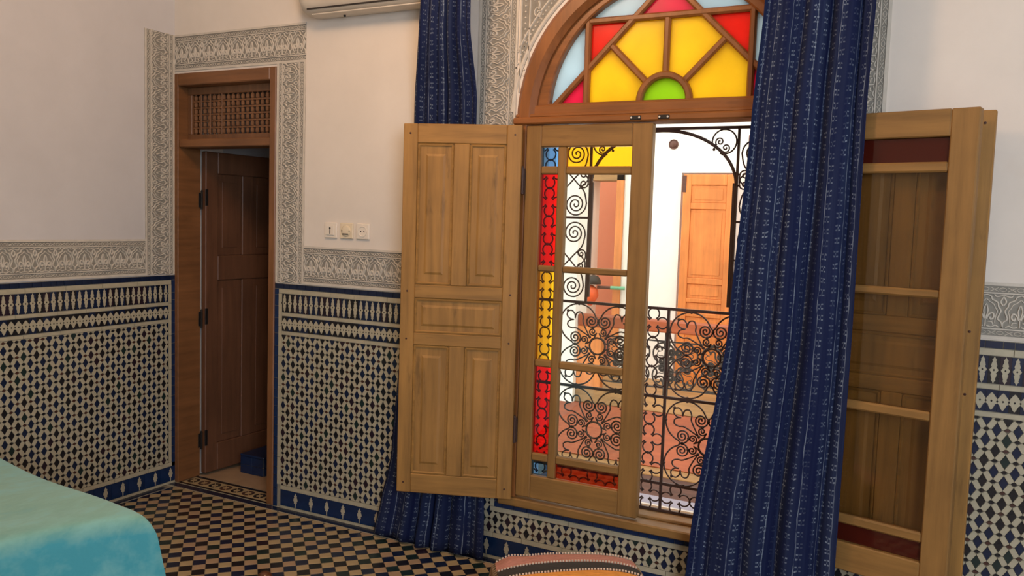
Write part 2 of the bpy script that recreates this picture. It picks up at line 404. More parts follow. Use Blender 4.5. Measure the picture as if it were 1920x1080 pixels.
def base_row(F, x0, x1, ox):
    strip(F, x0, x1, True, .096, .117, 0, .14, .22, 'band_tile')
    t = x0
    while t < x1 - .001:
        e = min(x1, t + .1); F.tile('base_tile', [(t + .0005, .012), (e - .0005, .012), (e - .0005, .0945), (t + .0005, .0945)], 5, .0048); t = e
    strip(F, x0, x1, True, 0, .011, 0, .2, .3, 'foot_tile')
    c = ox
    while c < x1 - .02:
        if c > x0 + .015: F.tile('spire_tile', [(c + p[0] * 1.35, .056 + p[1] * .95) for p in SPI], 0, .0062, 'spi')
        c += .1009
SPI = [(0, .035), (.0035, .024), (.0075, .021), (.0055, .014), (.0095, .004), (.0105, -.006), (.006, -.013), (.0075, -.02), (.002, -.024), (.0015, -.045), (-.0015, -.045), (-.002, -.024), (-.0075, -.02), (-.006, -.013), (-.0105, -.006), (-.0095, .004), (-.0055, .014), (-.0075, .021), (-.0035, .024)]
F = Field(wall_back, fb, ZM)
XL, XR = 1.996, 3.405
# left of the window
strip(F, 0.0, 1.128, False, .7245, .748, 5, .04, .08, 'edge_tile'); strip(F, .118, 1.105, False, .750, .770, 0, .14, .22, 'band_tile')
band_rows(F, .772, XL, .0475, .022); zfield(F, .772, XL, .118, .895, .816, .856)
# beside, under and right of the window
for a, bb, c_, d_ in ((XL + .001, XL + .02, .237, 1.128), (XR - .02, XR - .001, .237, 1.128)): strip(F, c_, d_, False, a, bb, 0, .14, .22, 'band_tile')
for a, bb in ((XL + .022, XL + .044), (XR - .044, XR - .022)): strip(F, .263, 1.128, False, a, bb, 5, .04, .08, 'edge_tile')
strip(F, XL + .022, XR - .022, True, .238, .262, 5, .035, .075, 'edge_tile'); strip(F, XL + .001, XR - .001, True, .216, .236, 0, .14, .22, 'band_tile')
zfield(F, XL, XR, .118, .214, .816, .856); band_rows(F, XR, 5.9); zfield(F, XR, 5.9, .118, .895, .816, .856)
base_row(F, .772, 5.9, .773)
LIM = dict(diamond_tile=300, bar_tile=300, merlon_tile=120, zigzag_tile=120, edge_tile=120, band_tile=80, spire_tile=60, base_tile=60)
F.build(LIM, 'tile_mosaic')
part('mosaic_bed', MB().box((.7235, -.0015, 0), (2.04, 0, 1.156)).box((2.04, -.0015, 0), (3.36, 0, .263)).box((3.36, -.0015, 0), (5.9, 0, 1.156)), 'grout', wall_back)
F = Field(wall_left, fl, ZM)
strip(F, 0.012, 1.128, False, .004, .027, 5, .04, .08, 'edge_tile'); strip(F, .118, 1.105, False, .029, .047, 0, .14, .22, 'band_tile')
band_rows(F, .049, 4.0, .045, .020); zfield(F, .049, 4.0, .118, .895, .08, .85); base_row(F, .004, 4.0, .035)
F.build(LIM, 'tile_mosaic')
part('mosaic_bed', MB().box((0, -4.0, 0), (.0015, -.002, 1.156)), 'grout', wall_left)

# floor: squares laid diagonally
FMT = ['beige_tile', 'beige_tile2', 'navy_tile', 'black_tile', 'green_tile', 'plum_tile', 'white_tile', 'blue_tile', 'brown_tile']
def ff(u, v, d): return (u, v, d - .006)
F = Field(floor, ff, FMT)
TS = .0527; e1 = Vector((.7071, .7071)); e2 = Vector((.7071, -.7071)); O = Vector((1.073, -.555))
for i in range(-90, 95):
    for j in range(-90, 95):
        c = O + e1 * ((i + .5) * TS) + e2 * ((j + .5) * TS)
        if not (.02 < c.x < 5.97 and -3.9 < c.y < -.03): continue
        g = TS / 2 - .0007
        P = [tuple(c + e1 * (a * g) + e2 * (b_ * g)) for a, b_ in ((-1, -1), (-1, 1), (1, 1), (1, -1))]
        full = all(.062 < p[0] < 5.97 and p[1] < -.062 for p in P)
        if not full: P = clip(P, .062, 5.97, -4.1, -.062)
        mi = random.choices((0, 1), (3, 1))[0] if (i + j) % 2 else random.choices((2, 3, 4, 5), (5, 3, 1.5, 1))[0]
        F.tile('tile' if full else 'cut', P, mi, .006, 'sq' if full else None, 0, .0006)
for a, bb, m_ in ((-.008, -.001, 6), (-.052, -.010, 2), (-.060, -.054, 6)):        # border along the walls
    t = .0
    while t < 5.9:
        F.tile('border_tile', [(t + .0005, a), (t + .0995, a), (t + .0995, bb), (t + .0005, bb)], m_, .006)
        if t > .05: F.tile('border_tile', [(-a, -t - .0995), (-bb, -t - .0995), (-bb, -t - .0005), (-a, -t - .0005)], m_, .006)
        t += .1
# door threshold: rosettes between two dark lines
def rect(x0, x1, y0, y1): return [(x0, y0), (x1, y0), (x1, y1), (x0, y1)]
for k in range(8):
    x0 = .03 + k * .082
    F.tile('threshold_tile', rect(x0, x0 + .08, .002, .018), 3, .006); F.tile('threshold_tile', rect(x0, x0 + .08, .118, .138), 3, .006)
    F.tile('threshold_tile', rect(x0, x0 + .081, .020, .116), 0, .005)
    cx, cy = x0 + .04, .068
    for q in range(8):
        a = q * PI / 4 + PI / 8
        F.tile('rosette_tile', [(cx + r * cos(a + t), cy + r * sin(a + t) * 1.05) for r, t in ((.018, -.3), (.034, -.34), (.034, .34), (.018, .3))], 8 if k % 2 else 3, .0066)
F.build(dict(tile=300, border_tile=90, threshold_tile=30, rosette_tile=64), 'tile_paving')

# ------------------------------------------------------------------ carved plaster friezes
def stroke(mb, pts, w, h, fr, d0=0, closed=False, mi=0):
    """raised ribbon along 2D points"""
    n = len(pts); L = []
    for i in range(n):
        a = pts[i - 1] if (closed or i) else pts[0]; c = pts[(i + 1) % n] if (closed or i < n - 1) else pts[-1]
        dx, dy = c[0] - a[0], c[1] - a[1]; l = math.hypot(dx, dy) or 1; L.append((-dy / l, dx / l))
    vs = []
    for (x, y), (nx, ny) in zip(pts, L):
        for k, dd in ((w, d0), (w * .45, d0 + h), (-w * .45, d0 + h), (-w, d0)): vs.append(fr(x + nx * k, y + ny * k, dd))
    fs = []
    for i in range(n if closed else n - 1):
        j = (i + 1) % n
        for k in range(3): fs.append((i * 4 + k, j * 4 + k, j * 4 + k + 1, i * 4 + k + 1))
    if not closed: fs += [(0, 1, 2, 3), ((n - 1) * 4 + 3, (n - 1) * 4 + 2, (n - 1) * 4 + 1, (n - 1) * 4)]
    mb.add(vs, fs, mi)
P0 = .1
def motif(tr, fr, period):
    """one repeat: scalloped ogee medallion with a fleur inside; unit x in -.5...5, y 0..1; tr maps to wall u,v"""
    mb = MB(); q = lambda P: [tr(*p) for p in P]
    for s in (-1, 1):
        stroke(mb, q(catmull([(s * .5, .02), (s * .47, .18), (s * .36, .27), (s * .40, .40), (s * .44, .52), (s * .36, .64), (s * .33, .76), (s * .17, .84), (s * .13, .93), (0, .98)], 3)), .0034, .006, fr)
        stroke(mb, q(catmull([(s * .28, .16), (s * .30, .36), (s * .34, .50), (s * .27, .60), (s * .22, .70), (s * .1, .77), (0, .86)], 3)), .0022, .0045, fr)
        stroke(mb, q(catmull([(s * .03, .26), (s * .10, .40), (s * .21, .44), (s * .24, .32), (s * .16, .25), (s * .13, .33)], 3)), .0040, .0065, fr)
        stroke(mb, q(catmull([(s * .5, .66), (s * .42, .78), (s * .5, .93)], 3)), .0034, .005, fr)
        stroke(mb, q(catmull([(s * .5, .98), (s * .30, .92), (s * .22, .99)], 3)), .0028, .005, fr)
        stroke(mb, q(catmull([(s * .05, .06), (s * .18, .03), (s * .30, .08), (s * .4, .03)], 3)), .0028, .0045, fr)
        stroke(mb, q(catmull([(s * .08, .18), (s * .2, .17), (s * .22, .10)], 3)), .0026, .0045, fr)
    stroke(mb, q(catmull([(0, .28), (.06, .48), (.05, .58), (0, .70), (-.05, .58), (-.06, .48)], 3, True)), .0030, .0065, fr, closed=True)
    stroke(mb, q([(0, .04), (0, .14), (0, .26)]), .0030, .006, fr)
    return mb
def border(mb, tr, fr, length, w):
    """chain of crosses and ovals; tr(s,t): s along, t across 0..w"""
    n = max(1, int(length / .05)); k = length / n
    for i in range(n):
        a = i * k
        stroke(mb, [tr(a + .002, w * .15), tr(a + k * .5, w * .85)], .0016, .0035, fr); stroke(mb, [tr(a + .002, w * .85), tr(a + k * .5, w * .15)], .0016, .0035, fr)
        stroke(mb, [tr(a + k * .75 + k * .2 * cos(t), w * .5 + w * .32 * sin(t)) for t in [2 * PI * e / 8 for e in range(8)]], .0014, .0035, fr, closed=True)
def frieze(parent, fr, u0, u1, v0, v1, along, flip=False):
    """one carved band: ground, plain fillets, two chain borders and a row of medallions"""
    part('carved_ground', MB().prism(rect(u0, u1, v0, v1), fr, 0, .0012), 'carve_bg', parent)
    L, Wd = (u1 - u0, v1 - v0) if along == 'u' else (v1 - v0, u1 - u0)
    def tr(s, t):
        if flip: t = Wd - t
        return (u0 + s, v0 + t) if along == 'u' else (u0 + t, v0 + s)
    fil = MB()
    for a, bb, h in ((0, .012, .005), (.033, .037, .006), (Wd - .037, Wd - .033, .006), (Wd - .010, Wd, .005)):
        p, q = tr(0, a), tr(L, bb); fil.prism(rect(min(p[0], q[0]), max(p[0], q[0]), min(p[1], q[1]), max(p[1], q[1])), fr, 0, h)
    part('fillet', fil, 'carve', parent)
    ch = MB(); border(ch, lambda s, t: tr(s, .013 + t), fr, L, .019); border(ch, lambda s, t: tr(s, Wd - .032 + t), fr, L, .019); part('carved_border', ch, 'carve', parent)
    n = max(1, round(L / P0)); k = L / n; hh = Wd - .076
    key = (id(fr), along, flip, round(k, 4), round(Wd, 4))
    if key not in MCACHE:
        def t2(x, y):
            y = .038 + y * hh
            if flip: y = Wd - y
            return (x * k, y - Wd / 2) if along == 'u' else (y - Wd / 2, x * k)
        MCACHE[key] = motif(t2, fr, k).mesh('carved_motif', 'carve')
    for i in range(n):
        c = tr((i + .5) * k, Wd / 2); ob('carved_motif', MCACHE[key], parent, fr(c[0], c[1], 0))
MCACHE = {}
Z0, Z1 = 1.160, 1.350; ZT0, ZT1 = 2.246, 2.436
frieze(wall_back, fb, .905, 1.872, Z0, Z1, 'u'); frieze(wall_back, fb, .724, .905, Z0, ZT0, 'v'); frieze(wall_back, fb, .004, .905, ZT0, ZT1, 'u')
frieze(wall_back, fb, 3.508, 5.9, Z0, Z1, 'u'); frieze(wall_back, fb, 1.872, 2.062, Z0, H - .02, 'v'); frieze(wall_back, fb, 3.340, 3.508, Z0, H - .02, 'v', True)
frieze(wall_left, fl, .192, 4.0, Z0, Z1, 'u'); frieze(wall_left, fl, .004, .192, Z0, ZT1, 'v')
# spandrels above the window arch
for s in (-1, 1):
    sp = MB(); X0 = s * .636; g = MB()
    R1 = ARC_R + .012
    pts = []
    for i in range(0, 22):
        a = PI / 2 * i / 21; pts.append((R1 * cos(a), R1 * sin(a)))
    poly = [(WX + s * p[0], ARC_Z + p[1]) for p in pts if p[0] < .632] + [(WX, 2.95), (WX + s * .632, 2.95)]
    cx = 0
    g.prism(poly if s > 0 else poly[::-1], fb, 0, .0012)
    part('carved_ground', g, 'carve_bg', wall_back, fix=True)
    rr = lambda r, a: (WX + s * r * cos(a), ARC_Z + r * sin(a))
    stroke(sp, [rr(R1 + .012, .05 + 1.5 * i / 30) for i in range(31)], .010, .006, fb)
    stroke(sp, [rr(R1 + .052, .42 + 1.13 * i / 24) for i in range(25)], .005, .006, fb)
    for i in range(46): c = rr(R1 + .034, .30 + 1.25 * i / 45); sp.prism(diamond(c[0], c[1], .006, .006), fb, 0, .005, .002)
    stroke(sp, [(WX + s * .625, 2.05), (WX + s * .625, 2.94)], .004, .006, fb); stroke(sp, [(WX + s * .585, 2.16), (WX + s * .585, 2.94)], .004, .006, fb)
    for i in range(34): sp.prism(diamond(WX + s * .605, 2.12 + i * .024, .006, .006), fb, 0, .005, .002)
    part('spandrel_fillet', sp, 'carve', wall_back, fix=True)
    for (x, z, r, t) in ((.545, 2.375, .030, 0), (.545, 2.46, .034, 1), (.49, 2.52, .034, 2), (.54, 2.56, .03, 3), (.42, 2.55, .03, 1), (.36, 2.62, .034, 2), (.46, 2.63, .034, 0), (.54, 2.66, .03, 1), (.25, 2.66, .032, 0), (.15, 2.69, .034, 2), (.05, 2.70, .032, 1)):
        a = MB(); c = (WX + s * x, z)
        stroke(a, spiral(c, r * .8, 1 + t, 1.3, 1 if t % 2 else -1, 18, .2), .0034, .006, fb)
        stroke(a, catmull([(c[0] - r * .6, c[1] - r), (c[0], c[1] - r * .5), (c[0] + r * .6, c[1] - r)], 4), .003, .005, fb)
        stroke(a, [(c[0], c[1] + r * .5), (c[0] + .004, c[1] + r * 1.1), (c[0], c[1] + r * 1.6)], .005, .006, fb)
        part('carved_scroll', a, 'carve', wall_back, fix=True)

# ------------------------------------------------------------------ window frame with lunette
win = tag(empty('window_1', (WX, 0, .262)), 'arched brown wooden window frame with stained glass fan light in the back wall', 'window', kind='structure')
def wpart(name, mb, mats, parent=win, sm=False, fix=False):
    me = mb.mesh(name, mats); me.transform(Matrix.Translation(-Vector((WX, 0, .262)) if parent is win else Vector()))
    if fix: fixn(me)
    if sm: smooth(me)
    return ob(name, me, parent)
for x0, x1 in ((2.066, 2.122), (3.278, 3.334)): wpart('jamb', MB().cbox((x0, -.016, .30), (x1, .17, 1.935), .004), 'frame_v')
wpart('sill', MB().cbox((2.044, -.030, .263), (3.356, .22, .300), .005), 'cas_h')
wpart('sill_rebate', MB().cbox((2.122, .045, .300), (3.278, .16, .312), .003), 'gold')
wpart('transom', MB().cbox((2.122, -.004, 1.912), (3.278, .09, 1.992), .004), 'frame_h')
wpart('transom_moulding', MB().cbox((2.062, -.030, 1.912), (3.338, -.002, 1.942), .007).cbox((2.07, -.018, 1.942), (3.33, 0, 1.956), .005), 'frame_h')
def archband(r0, r1, y0, y1, z0, a0=0.0, n=40, ch=.006):
    mb = MB(); vs = []
    for i in range(n + 1):
        a = a0 + (PI - 2 * a0) * i / n
        for r, y in ((r0, y1), (r0, y0 + ch), (r0 + ch, y0), (r1 - ch, y0), (r1, y0 + ch), (r1, y1)): vs.append((WX + r * cos(a), y, z0 + r * sin(a)))
    fs = [(i * 6 + k, (i + 1) * 6 + k, (i + 1) * 6 + (k + 1) % 6, i * 6 + (k + 1) % 6) for i in range(n) for k in range(6)]
    fs += [tuple(range(6)), tuple(reversed(range(n * 6, n * 6 + 6)))]
    mb.add(vs, fs); return mb
wpart('arch_casing', archband(.545, .632, -.022, .10, ARC_Z, .0, 44, .022), 'frame_v', fix=True)
wpart('arch_frame', archband(.492, .550, .012, .09, ARC_Z + .03, .02, 44), 'frame_h', fix=True)
GB, A = 1.997, .332; GY = .045                                  # glass base height, half side of the star
BK = [0]
def bar2(p, q, w=.013, d0=.02, d1=.075, n='muntin'):
    BK[0] += 1; d0 += .0013 * BK[0]; d1 += .0009 * BK[0]
    dx, dz = q[0] - p[0], q[1] - p[1]; l = math.hypot(dx, dz); nx, nz = -dz / l * w, dx / l * w
    mb = MB(); c = w * .45
    P = [(WX + p[0] + nx, GB + p[1] + nz), (WX + p[0] - nx, GB + p[1] - nz), (WX + q[0] - nx, GB + q[1] - nz), (WX + q[0] + nx, GB + q[1] + nz)]
    k = .5
    Q = [(WX + p[0] + nx * k, GB + p[1] + nz * k), (WX + p[0] - nx * k, GB + p[1] - nz * k), (WX + q[0] - nx * k, GB + q[1] - nz * k), (WX + q[0] + nx * k, GB + q[1] + nz * k)]
    vs = [(x, d1, z) for x, z in P] + [(x, d0 + .008, z) for x, z in P] + [(x, d0, z) for x, z in Q]
    fs = [(0, 1, 2, 3), (8, 9, 10, 11)] + [(i, (i + 1) % 4, 4 + (i + 1) % 4, 4 + i) for i in range(4)] + [(4 + i, 4 + (i + 1) % 4, 8 + (i + 1) % 4, 8 + i) for i in range(4)]
    mb.add(vs, fs); wpart(n, mb, 'frame_v', fix=True)
D = A * math.sqrt(2); GR = .496; zc = ARC_Z + .03 - GB         # star reach, glass radius
def onarc(x): return zc + math.sqrt(max(0, GR * GR - x * x))
bar2((-A, -.01), (-A, onarc(A))); bar2((A, -.01), (A, onarc(A))); xx = math.sqrt(GR * GR - (A - zc) ** 2); bar2((-xx, A), (xx, A))
dt = (GR * GR) ** .5
bar2((-D - .008, -.008), (-.5 * (D - onarc(0)) - .02, D - .5 * (D - onarc(0)) - .02)); bar2((D + .008, -.008), (.5 * (D - onarc(0)) + .02, D - .5 * (D - onarc(0)) - .02))
bar2((0, .10), (0, A)); t_ = D / 2
for s in (-1, 1): bar2((s * .072, .072), (s * t_, t_))
hub = MB(); vs = []
for i in range(21):
    a = PI * i / 20
    for r, y in ((.088, .075), (.088, .024), (.094, .018), (.108, .018), (.114, .024), (.114, .075)): vs.append((WX + r * cos(a), y, GB + r * sin(a)))
hub.add(vs, [(i * 6 + k, (i + 1) * 6 + k, (i + 1) * 6 + (k + 1) % 6, i * 6 + (k + 1) % 6) for i in range(20) for k in range(6)] + [tuple(range(6)), tuple(reversed(range(120, 126)))]); wpart('hub_ring', hub, 'frame_v', fix=True)
wpart('lunette_rail', MB().cbox((2.20, .012, 1.985), (3.20, .09, 2.000), .004), 'frame_h')
def pane(P, m):
    mb = MB(); Q = [(WX + x, GB + z) for x, z in P]; n = len(Q)
    mb.add([(x, GY, z) for x, z in Q] + [(x, GY + .004, z) for x, z in Q], [tuple(range(n)), tuple(reversed(range(n, 2 * n)))] + [(i, (i + 1) % n, n + (i + 1) % n, n + i) for i in range(n)])
    wpart('pane', mb, m, fix=True)
arcp = lambda x0, x1, n=12: [(x0 + (x1 - x0) * i / n, onarc(x0 + (x1 - x0) * i / n)) for i in range(n + 1)]
R0 = .10; hubarc = lambda a0, a1: [(R0 * cos(a0 + (a1 - a0) * i / 6), R0 * sin(a0 + (a1 - a0) * i / 6)) for i in range(7)]
pane(hubarc(0, PI / 2) + hubarc(PI / 2, PI)[1:], 'f_green')
for s in (-1, 1):
    f = lambda P: [(s * x, z) for x, z in P]
    pane(f([(A, 0), (A, D - A), (t_, t_)] + hubarc(PI / 4, 0)), 'f_yel'); pane(f([(t_, t_), (D - A, A), (0, A)] + hubarc(PI / 2, PI / 4)), 'f_yel')
    pane(f([(A, D - A), (A, A), (D - A, A)]), 'f_red'); pane(f([(A, 0), (D, 0), (A, D - A)]), 'f_pink')
    pane(f([(A, D - A)] + [(D, 0)] + [(GR - .0, 0)] + arcp(GR - .002, A, 10)), 'f_blue')
    x2 = .5 * (D - onarc(0)) ; x2 = max(x2, 0); pane(f([(D - A, A)] + [(xx, A)] + arcp(xx, .02, 14) + [(.0, D - .0 if D < onarc(0) else onarc(0))]), 'f_blue')
pane([(D - A, A), (.02, min(D, onarc(0)) - .01), (-.02, min(D, onarc(0)) - .01), (-(D - A), A)], 'f_pink')
for x in (2.585, 2.700):
    lt = MB().cbox((x, -.034, 1.918), (x + .045, -.028, 1.934), .002); o = wpart('catch_plate', lt, 'blackmetal')
    for dx in (.006, .039): wpart('screw', MB().lathe([(.004, 0), (.004, .002), (.002, .003)], 8, (x + dx, -.034, 1.926), 'y'), 'plastic')

# ------------------------------------------------------------------ casements and shutters
ROWS = [(1.738, 1.816), (1.322, 1.704), (.920, 1.295), (.512, .888), (.415, .478)]
def casement(name, loc, rotz, mir, cols, wide, label, bolt=False):
    """built along local +x from the hinge; room/outer faces at local -y/+y; mir = -1 runs along -x"""
    t = tag(empty(name, loc, rotz), label, 'casement'); Wd = .553; zb, zt = .312, 1.906; y0, y1 = -.020, .020
    def bx(nm, x0, x1, z0, z1, mt, a=y0, b_=y1, c=.004):
        x0, x1 = (x0, x1) if mir > 0 else (-x1, -x0)
        me = MB().cbox((x0, a, z0 - zb), (x1, b_, z1 - zb), c).mesh(nm, mt); return ob(nm, me, t)
    bx('stile', 0, .070, zb, zt, 'cas_v'); bx('stile', .469, Wd, zb, zt, 'cas_v'); bx('rail', .070, .469, zb, .413, 'cas_h'); bx('rail', .070, .469, 1.818, zt, 'cas_h')
    bx('muntin', .147, .183, .413, 1.818, 'cas_v', -.016, .016)
    for (a, b_), (c, d) in zip(ROWS[1:], ROWS[:-1]):
        bx('muntin', .070, .147, b_, c, 'cas_h', -.016, .016, .006); bx('muntin', .183, .469, b_, c, 'cas_h', -.016, .016, .006)
    for (a, b_), m1, m2 in zip(ROWS, cols, wide):
        bx('pane', .070, .147, a, b_, m1, -.002, .002, .0003); bx('pane', .183, .469, a, b_, m2, -.002, .002, .0003)
    for z in (.55, 1.62):
        me = MB().lathe([(.007, 0), (.007, .10), (.004, .106)], 8, (-mir * .002, -.024 if mir > 0 else .024, z - zb)).mesh('hinge', 'iron'); ob('hinge', me, t)
    return t
casement('casement', (2.125, 0.0, .312), 0, 1, ['g_blue', 'g_red', 'g_yel', 'g_red', 'g_blue'], ['g_yel', 'clear', 'clear', 'clear', 'g_or'], 'closed glazed wooden casement with red, yellow and blue panes along its left side')
casement('casement', (3.262, -.046, .312), math.radians(-14.0), 1, ['g_blue', 'g_red', 'g_yel', 'g_red', 'g_blue'], ['g_dred', 'shade_tint', 'shade_tint', 'shade_tint', 'g_dred'], 'glazed wooden casement swung open at right of the curtain, with dark red panes')
def shutter(loc, rotz, mir, label):
    t = tag(empty('shutter', loc, rotz), label, 'shutter', 'interior window shutters'); Wd = .510; zb, zt = .300, 1.906; y0, y1 = -.015, .015
    def bx(nm, x0, x1, z0, z1, mt, a=y0, b_=y1, c=.003):
        x0, x1 = (x0, x1) if mir > 0 else (-x1, -x0)
        return ob(nm, MB().cbox((x0, a, z0 - zb), (x1, b_, z1 - zb), c).mesh(nm, mt), t)
    def panel(x0, x1, z0, z1, fx=.036, fz=.045):
        x0, x1 = (x0, x1) if mir > 0 else (-x1, -x0)
        mb = MB(); mb.box((x0, -.006, z0 - zb), (x1, .006, z1 - zb))
        p = ob('panel', mb.mesh('panel', 'shutter_v'), t)
        for sg in (-1, 1):
            v = []
            for e, y in ((0, .006), (.010, .0105), (.013, .0105)):
                xa, xb, za, zb_ = x0 + fx + e, x1 - fx - e, z0 - zb + fz + e, z1 - zb - fz - e
                v += [(xa, sg * y, za), (xb, sg * y, za), (xb, sg * y, zb_), (xa, sg * y, zb_)]
            fm = MB(); fm.add(v, [(8, 9, 10, 11)] + [(r * 4 + i, r * 4 + (i + 1) % 4, r * 4 + 4 + (i + 1) % 4, r * 4 + 4 + i) for r in (0, 1) for i in range(4)])
            me = fm.mesh('raised_field', 'shutter_v'); fixn(me)
            ob('raised_field', me, p)
            md = MB()                                           # bead moulding around the panel
            for (a, c) in (((x0 + .006, z0 - zb + .006), (x1 - .006, z0 - zb + .006)), ((x1 - .006, z0 - zb + .006), (x1 - .006, z1 - zb - .006)), ((x1 - .006, z1 - zb - .006), (x0 + .006, z1 - zb - .006)), ((x0 + .006, z1 - zb - .006), (x0 + .006, z0 - zb + .006))):
                md.tube([(a[0], sg * .007, a[1]), (c[0], sg * .007, c[1])], .006, 6)
            ob('moulding', md.mesh('moulding', 'shutter_h'), p)
    sw = .064
    bx('stile', 0, sw, zb, zt, 'shutter_v'); bx('stile', Wd - .062, Wd, zb, zt, 'shutter_v')
    for a, b_ in ((zb, .385), (.956, 1.009), (1.161, 1.219), (1.824, zt)): bx('rail', sw, Wd - .062, a, b_, 'shutter_h')
    mx0, mx1 = .222, .290
    for a, b_ in ((.385, .956), (1.219, 1.824)):
        bx('mullion', mx0, mx1, a, b_, 'shutter_v'); panel(sw, mx0, a, b_); panel(mx1, Wd - .062, a, b_)
    panel(sw, Wd - .062, 1.009, 1.161, .030, .030)
    for x in (.03, Wd - .03):
        for z in (.345, .982, 1.19, 1.865):
            for sg in (-1, 1):
                ob('peg', MB().lathe([(.0045, 0), (.0045, .0012), (.001, .0016)], 8, (mir * x, 0, z - zb), 'y').mesh('peg', 'brown_tile'), t).location = (0, sg * .0151 if sg < 0 else .0165, 0)
    for z in (.55, 1.62): ob('hinge', MB().lathe([(.008, 0), (.008, .11), (.004, .118)], 8, (-mir * .004, 0, z - zb)).mesh('hinge', 'iron'), t)
    return t
shutter((2.118, -.040, .300), math.radians(19.5), -1, 'ochre panelled wooden shutter swung open in front of the left curtain')
shutter((3.338, -.024, .300), math.radians(-8.5), 1, 'panelled wooden shutter folded behind the open right casement')

# ------------------------------------------------------------------ wrought iron grille
GYP = .12
gr = tag(empty('window_grille', (2.675, GYP, .312)), 'dark wrought iron window grille of scrolls, rosettes and horseshoes under a flat arch', 'grille')
def g3(x, z, y=0): return (x - 2.675, y, z - .312)
def gbar(p, q, r=.006, nm='bar'):
    mb = MB(); d = r
    if abs(p[0] - q[0]) < 1e-6: mb.cbox((p[0] - 2.675 - d, -d, p[1] - .312), (p[0] - 2.675 + d, d, q[1] - .312), .001)
    else: mb.cbox((p[0] - 2.675, -d, p[1] - .312 - d), (q[0] - 2.675, d, p[1] - .312 + d), .001)
    return part(nm, mb, 'iron', gr)
for z in (1.897, 1.165, .797, .433, .319): gbar((2.108, z), (3.242, z), .0058)
for x in (2.110, 2.246, 2.610, 2.735, 3.104, 3.240): gbar((x, .313), (x, 1.165 if 2.5 < x < 2.9 else 1.897), .0055)
gbar((2.246, 1.528), (2.367, 1.528), .0045); gbar((2.983, 1.528), (3.104, 1.528), .0045)
for x in (2.367, 2.983): gbar((x, 1.165), (x, 1.897), .005); 
for x in (2.376, 2.974): part('flat_stile', MB().cbox(g3(x - .006, 1.19, -.006), g3(x + .006, 1.68, .006), .001), 'iron', gr)
part('arch_bar', MB().tube([g3(2.675 + .305 * cos(a), 1.668 + .222 * sin(a)) for a in [PI * i / 36 for i in range(37)]], .0068, 6), 'iron', gr, True)
# rosette panels
SQ = .182
def quad(sx, sz, kr=1.0):
    T_ = lambda P: [(sx * x * SQ, 0, sz * z * SQ) for x, z in P]
    big = MB(); q45 = lambda P: [(z, x) for x, z in P]
    s1 = spiral((.165, .575), .16, math.radians(180), 2.1, -1, 44, .08)          # ends at (.005,.57)
    arcb = [(.5 + .47 * cos(a), .5 + .47 * sin(a)) for a in [math.radians(168 - (168 + 78) * i / 30) for i in range(31)]]
    path = s1[:-1] + [(.012, .62)] + arcb[1:-1] + [(.62, .012)] + [(z, x) for x, z in reversed(s1[:-1])]
    big.tube(T_(path), .0036 * kr, 5)
    sm = MB(); s3 = spiral((.130, .335), .102, math.radians(180), 1.7, -1, 30, .1)
    path = s3[:-1] + catmull([(.03, .31), (.085, .195), (.15, .15), (.195, .085), (.31, .03)], 4) + [(z, x) for x, z in reversed(s3[:-1])]
    sm.tube(T_(path), .0034 * kr, 5)
    tr_ = MB(); c = catmull([(.2, .2), (.30, .37), (.385, .55), (.38, .66), (.43, .77), (.52, .77), (.57, .70), (.585, .62)], 5); d = catmull([(.585, .62), (.60, .72), (.68, .80), (.78, .78)], 5)
    tr_.tube(T_(c), .0033 * kr, 5); tr_.tube(T_(d), .0033 * kr, 5); tr_.tube(T_([(z, x) for x, z in c]), .0033, 5); tr_.tube(T_([(z, x) for x, z in d]), .0033, 5)
    kn = MB()
    for x, z in ((.0, .57), (.57, .0), (.125, .43), (.43, .125), (.2, .2), (.78, .79), (.5, .97), (.97, .5)): kn.ball((sx * x * SQ, 0, sz * z * SQ), .0068, n=6)
    return [(n_, m.mesh(n_, 'iron')) for n_, m in (('large_scroll', big), ('small_scroll', sm), ('trefoil_scroll', tr_), ('collar', kn))]
QM = {(a, c): quad(a, c) for a in (-1, 1) for c in (-1, 1)}
RING = MB().tube([(.195 * SQ * cos(a), 0, .195 * SQ * sin(a)) for a in [2 * PI * i / 24 for i in range(24)]], .0042, 5, closed=True).mesh('rosette_ring', 'iron')
for cx in (2.428, 2.920):
    for cz in (.981, .615):
        for k, lst in QM.items():
            for n_, me in lst:
                o = ob(n_, me, gr, g3(cx, cz))
                if n_ == 'collar': o['kind'] = 'stuff'
        ob('rosette_ring', RING, gr, g3(cx, cz))
# horseshoe quatrefoils
HS = []
for q in range(4):
    a0 = q * PI / 2; c = (.0375 * cos(a0), .0375 * sin(a0)); op = math.radians(33); mb = MB()
    pts = [(c[0] + .0232 * cos(a0 + PI + op + (2 * PI - 2 * op) * i / 18), 0, c[1] + .0232 * sin(a0 + PI + op + (2 * PI - 2 * op) * i / 18)) for i in range(19)]
    mb.tube(pts, .0034, 5); mb.ball(pts[0], .0042, n=6); mb.ball(pts[-1], .0042, n=6); mb.ball((.060 * cos(a0), 0, .060 * sin(a0)), .0055, n=6)
    me = mb.mesh('horseshoe', 'iron'); smooth(me); HS.append(me)
def quatre(cx, cz):
    for me in HS: ob('horseshoe', me, gr, g3(cx, cz))
for i in range(6): quatre(2.6725, 1.165 - (i + .5) * .122)
for x in (2.178, 3.172):
    for i in range(6): quatre(x, 1.897 - (i + .5) * .122); quatre(x, 1.165 - (i + .5) * .122)
for cx in (2.428, 2.920):
    for i in (-1, 0, 1): quatre(cx + i * .1215, .376)
quatre(2.6725, .376); quatre(2.178, .376); quatre(3.172, .376)
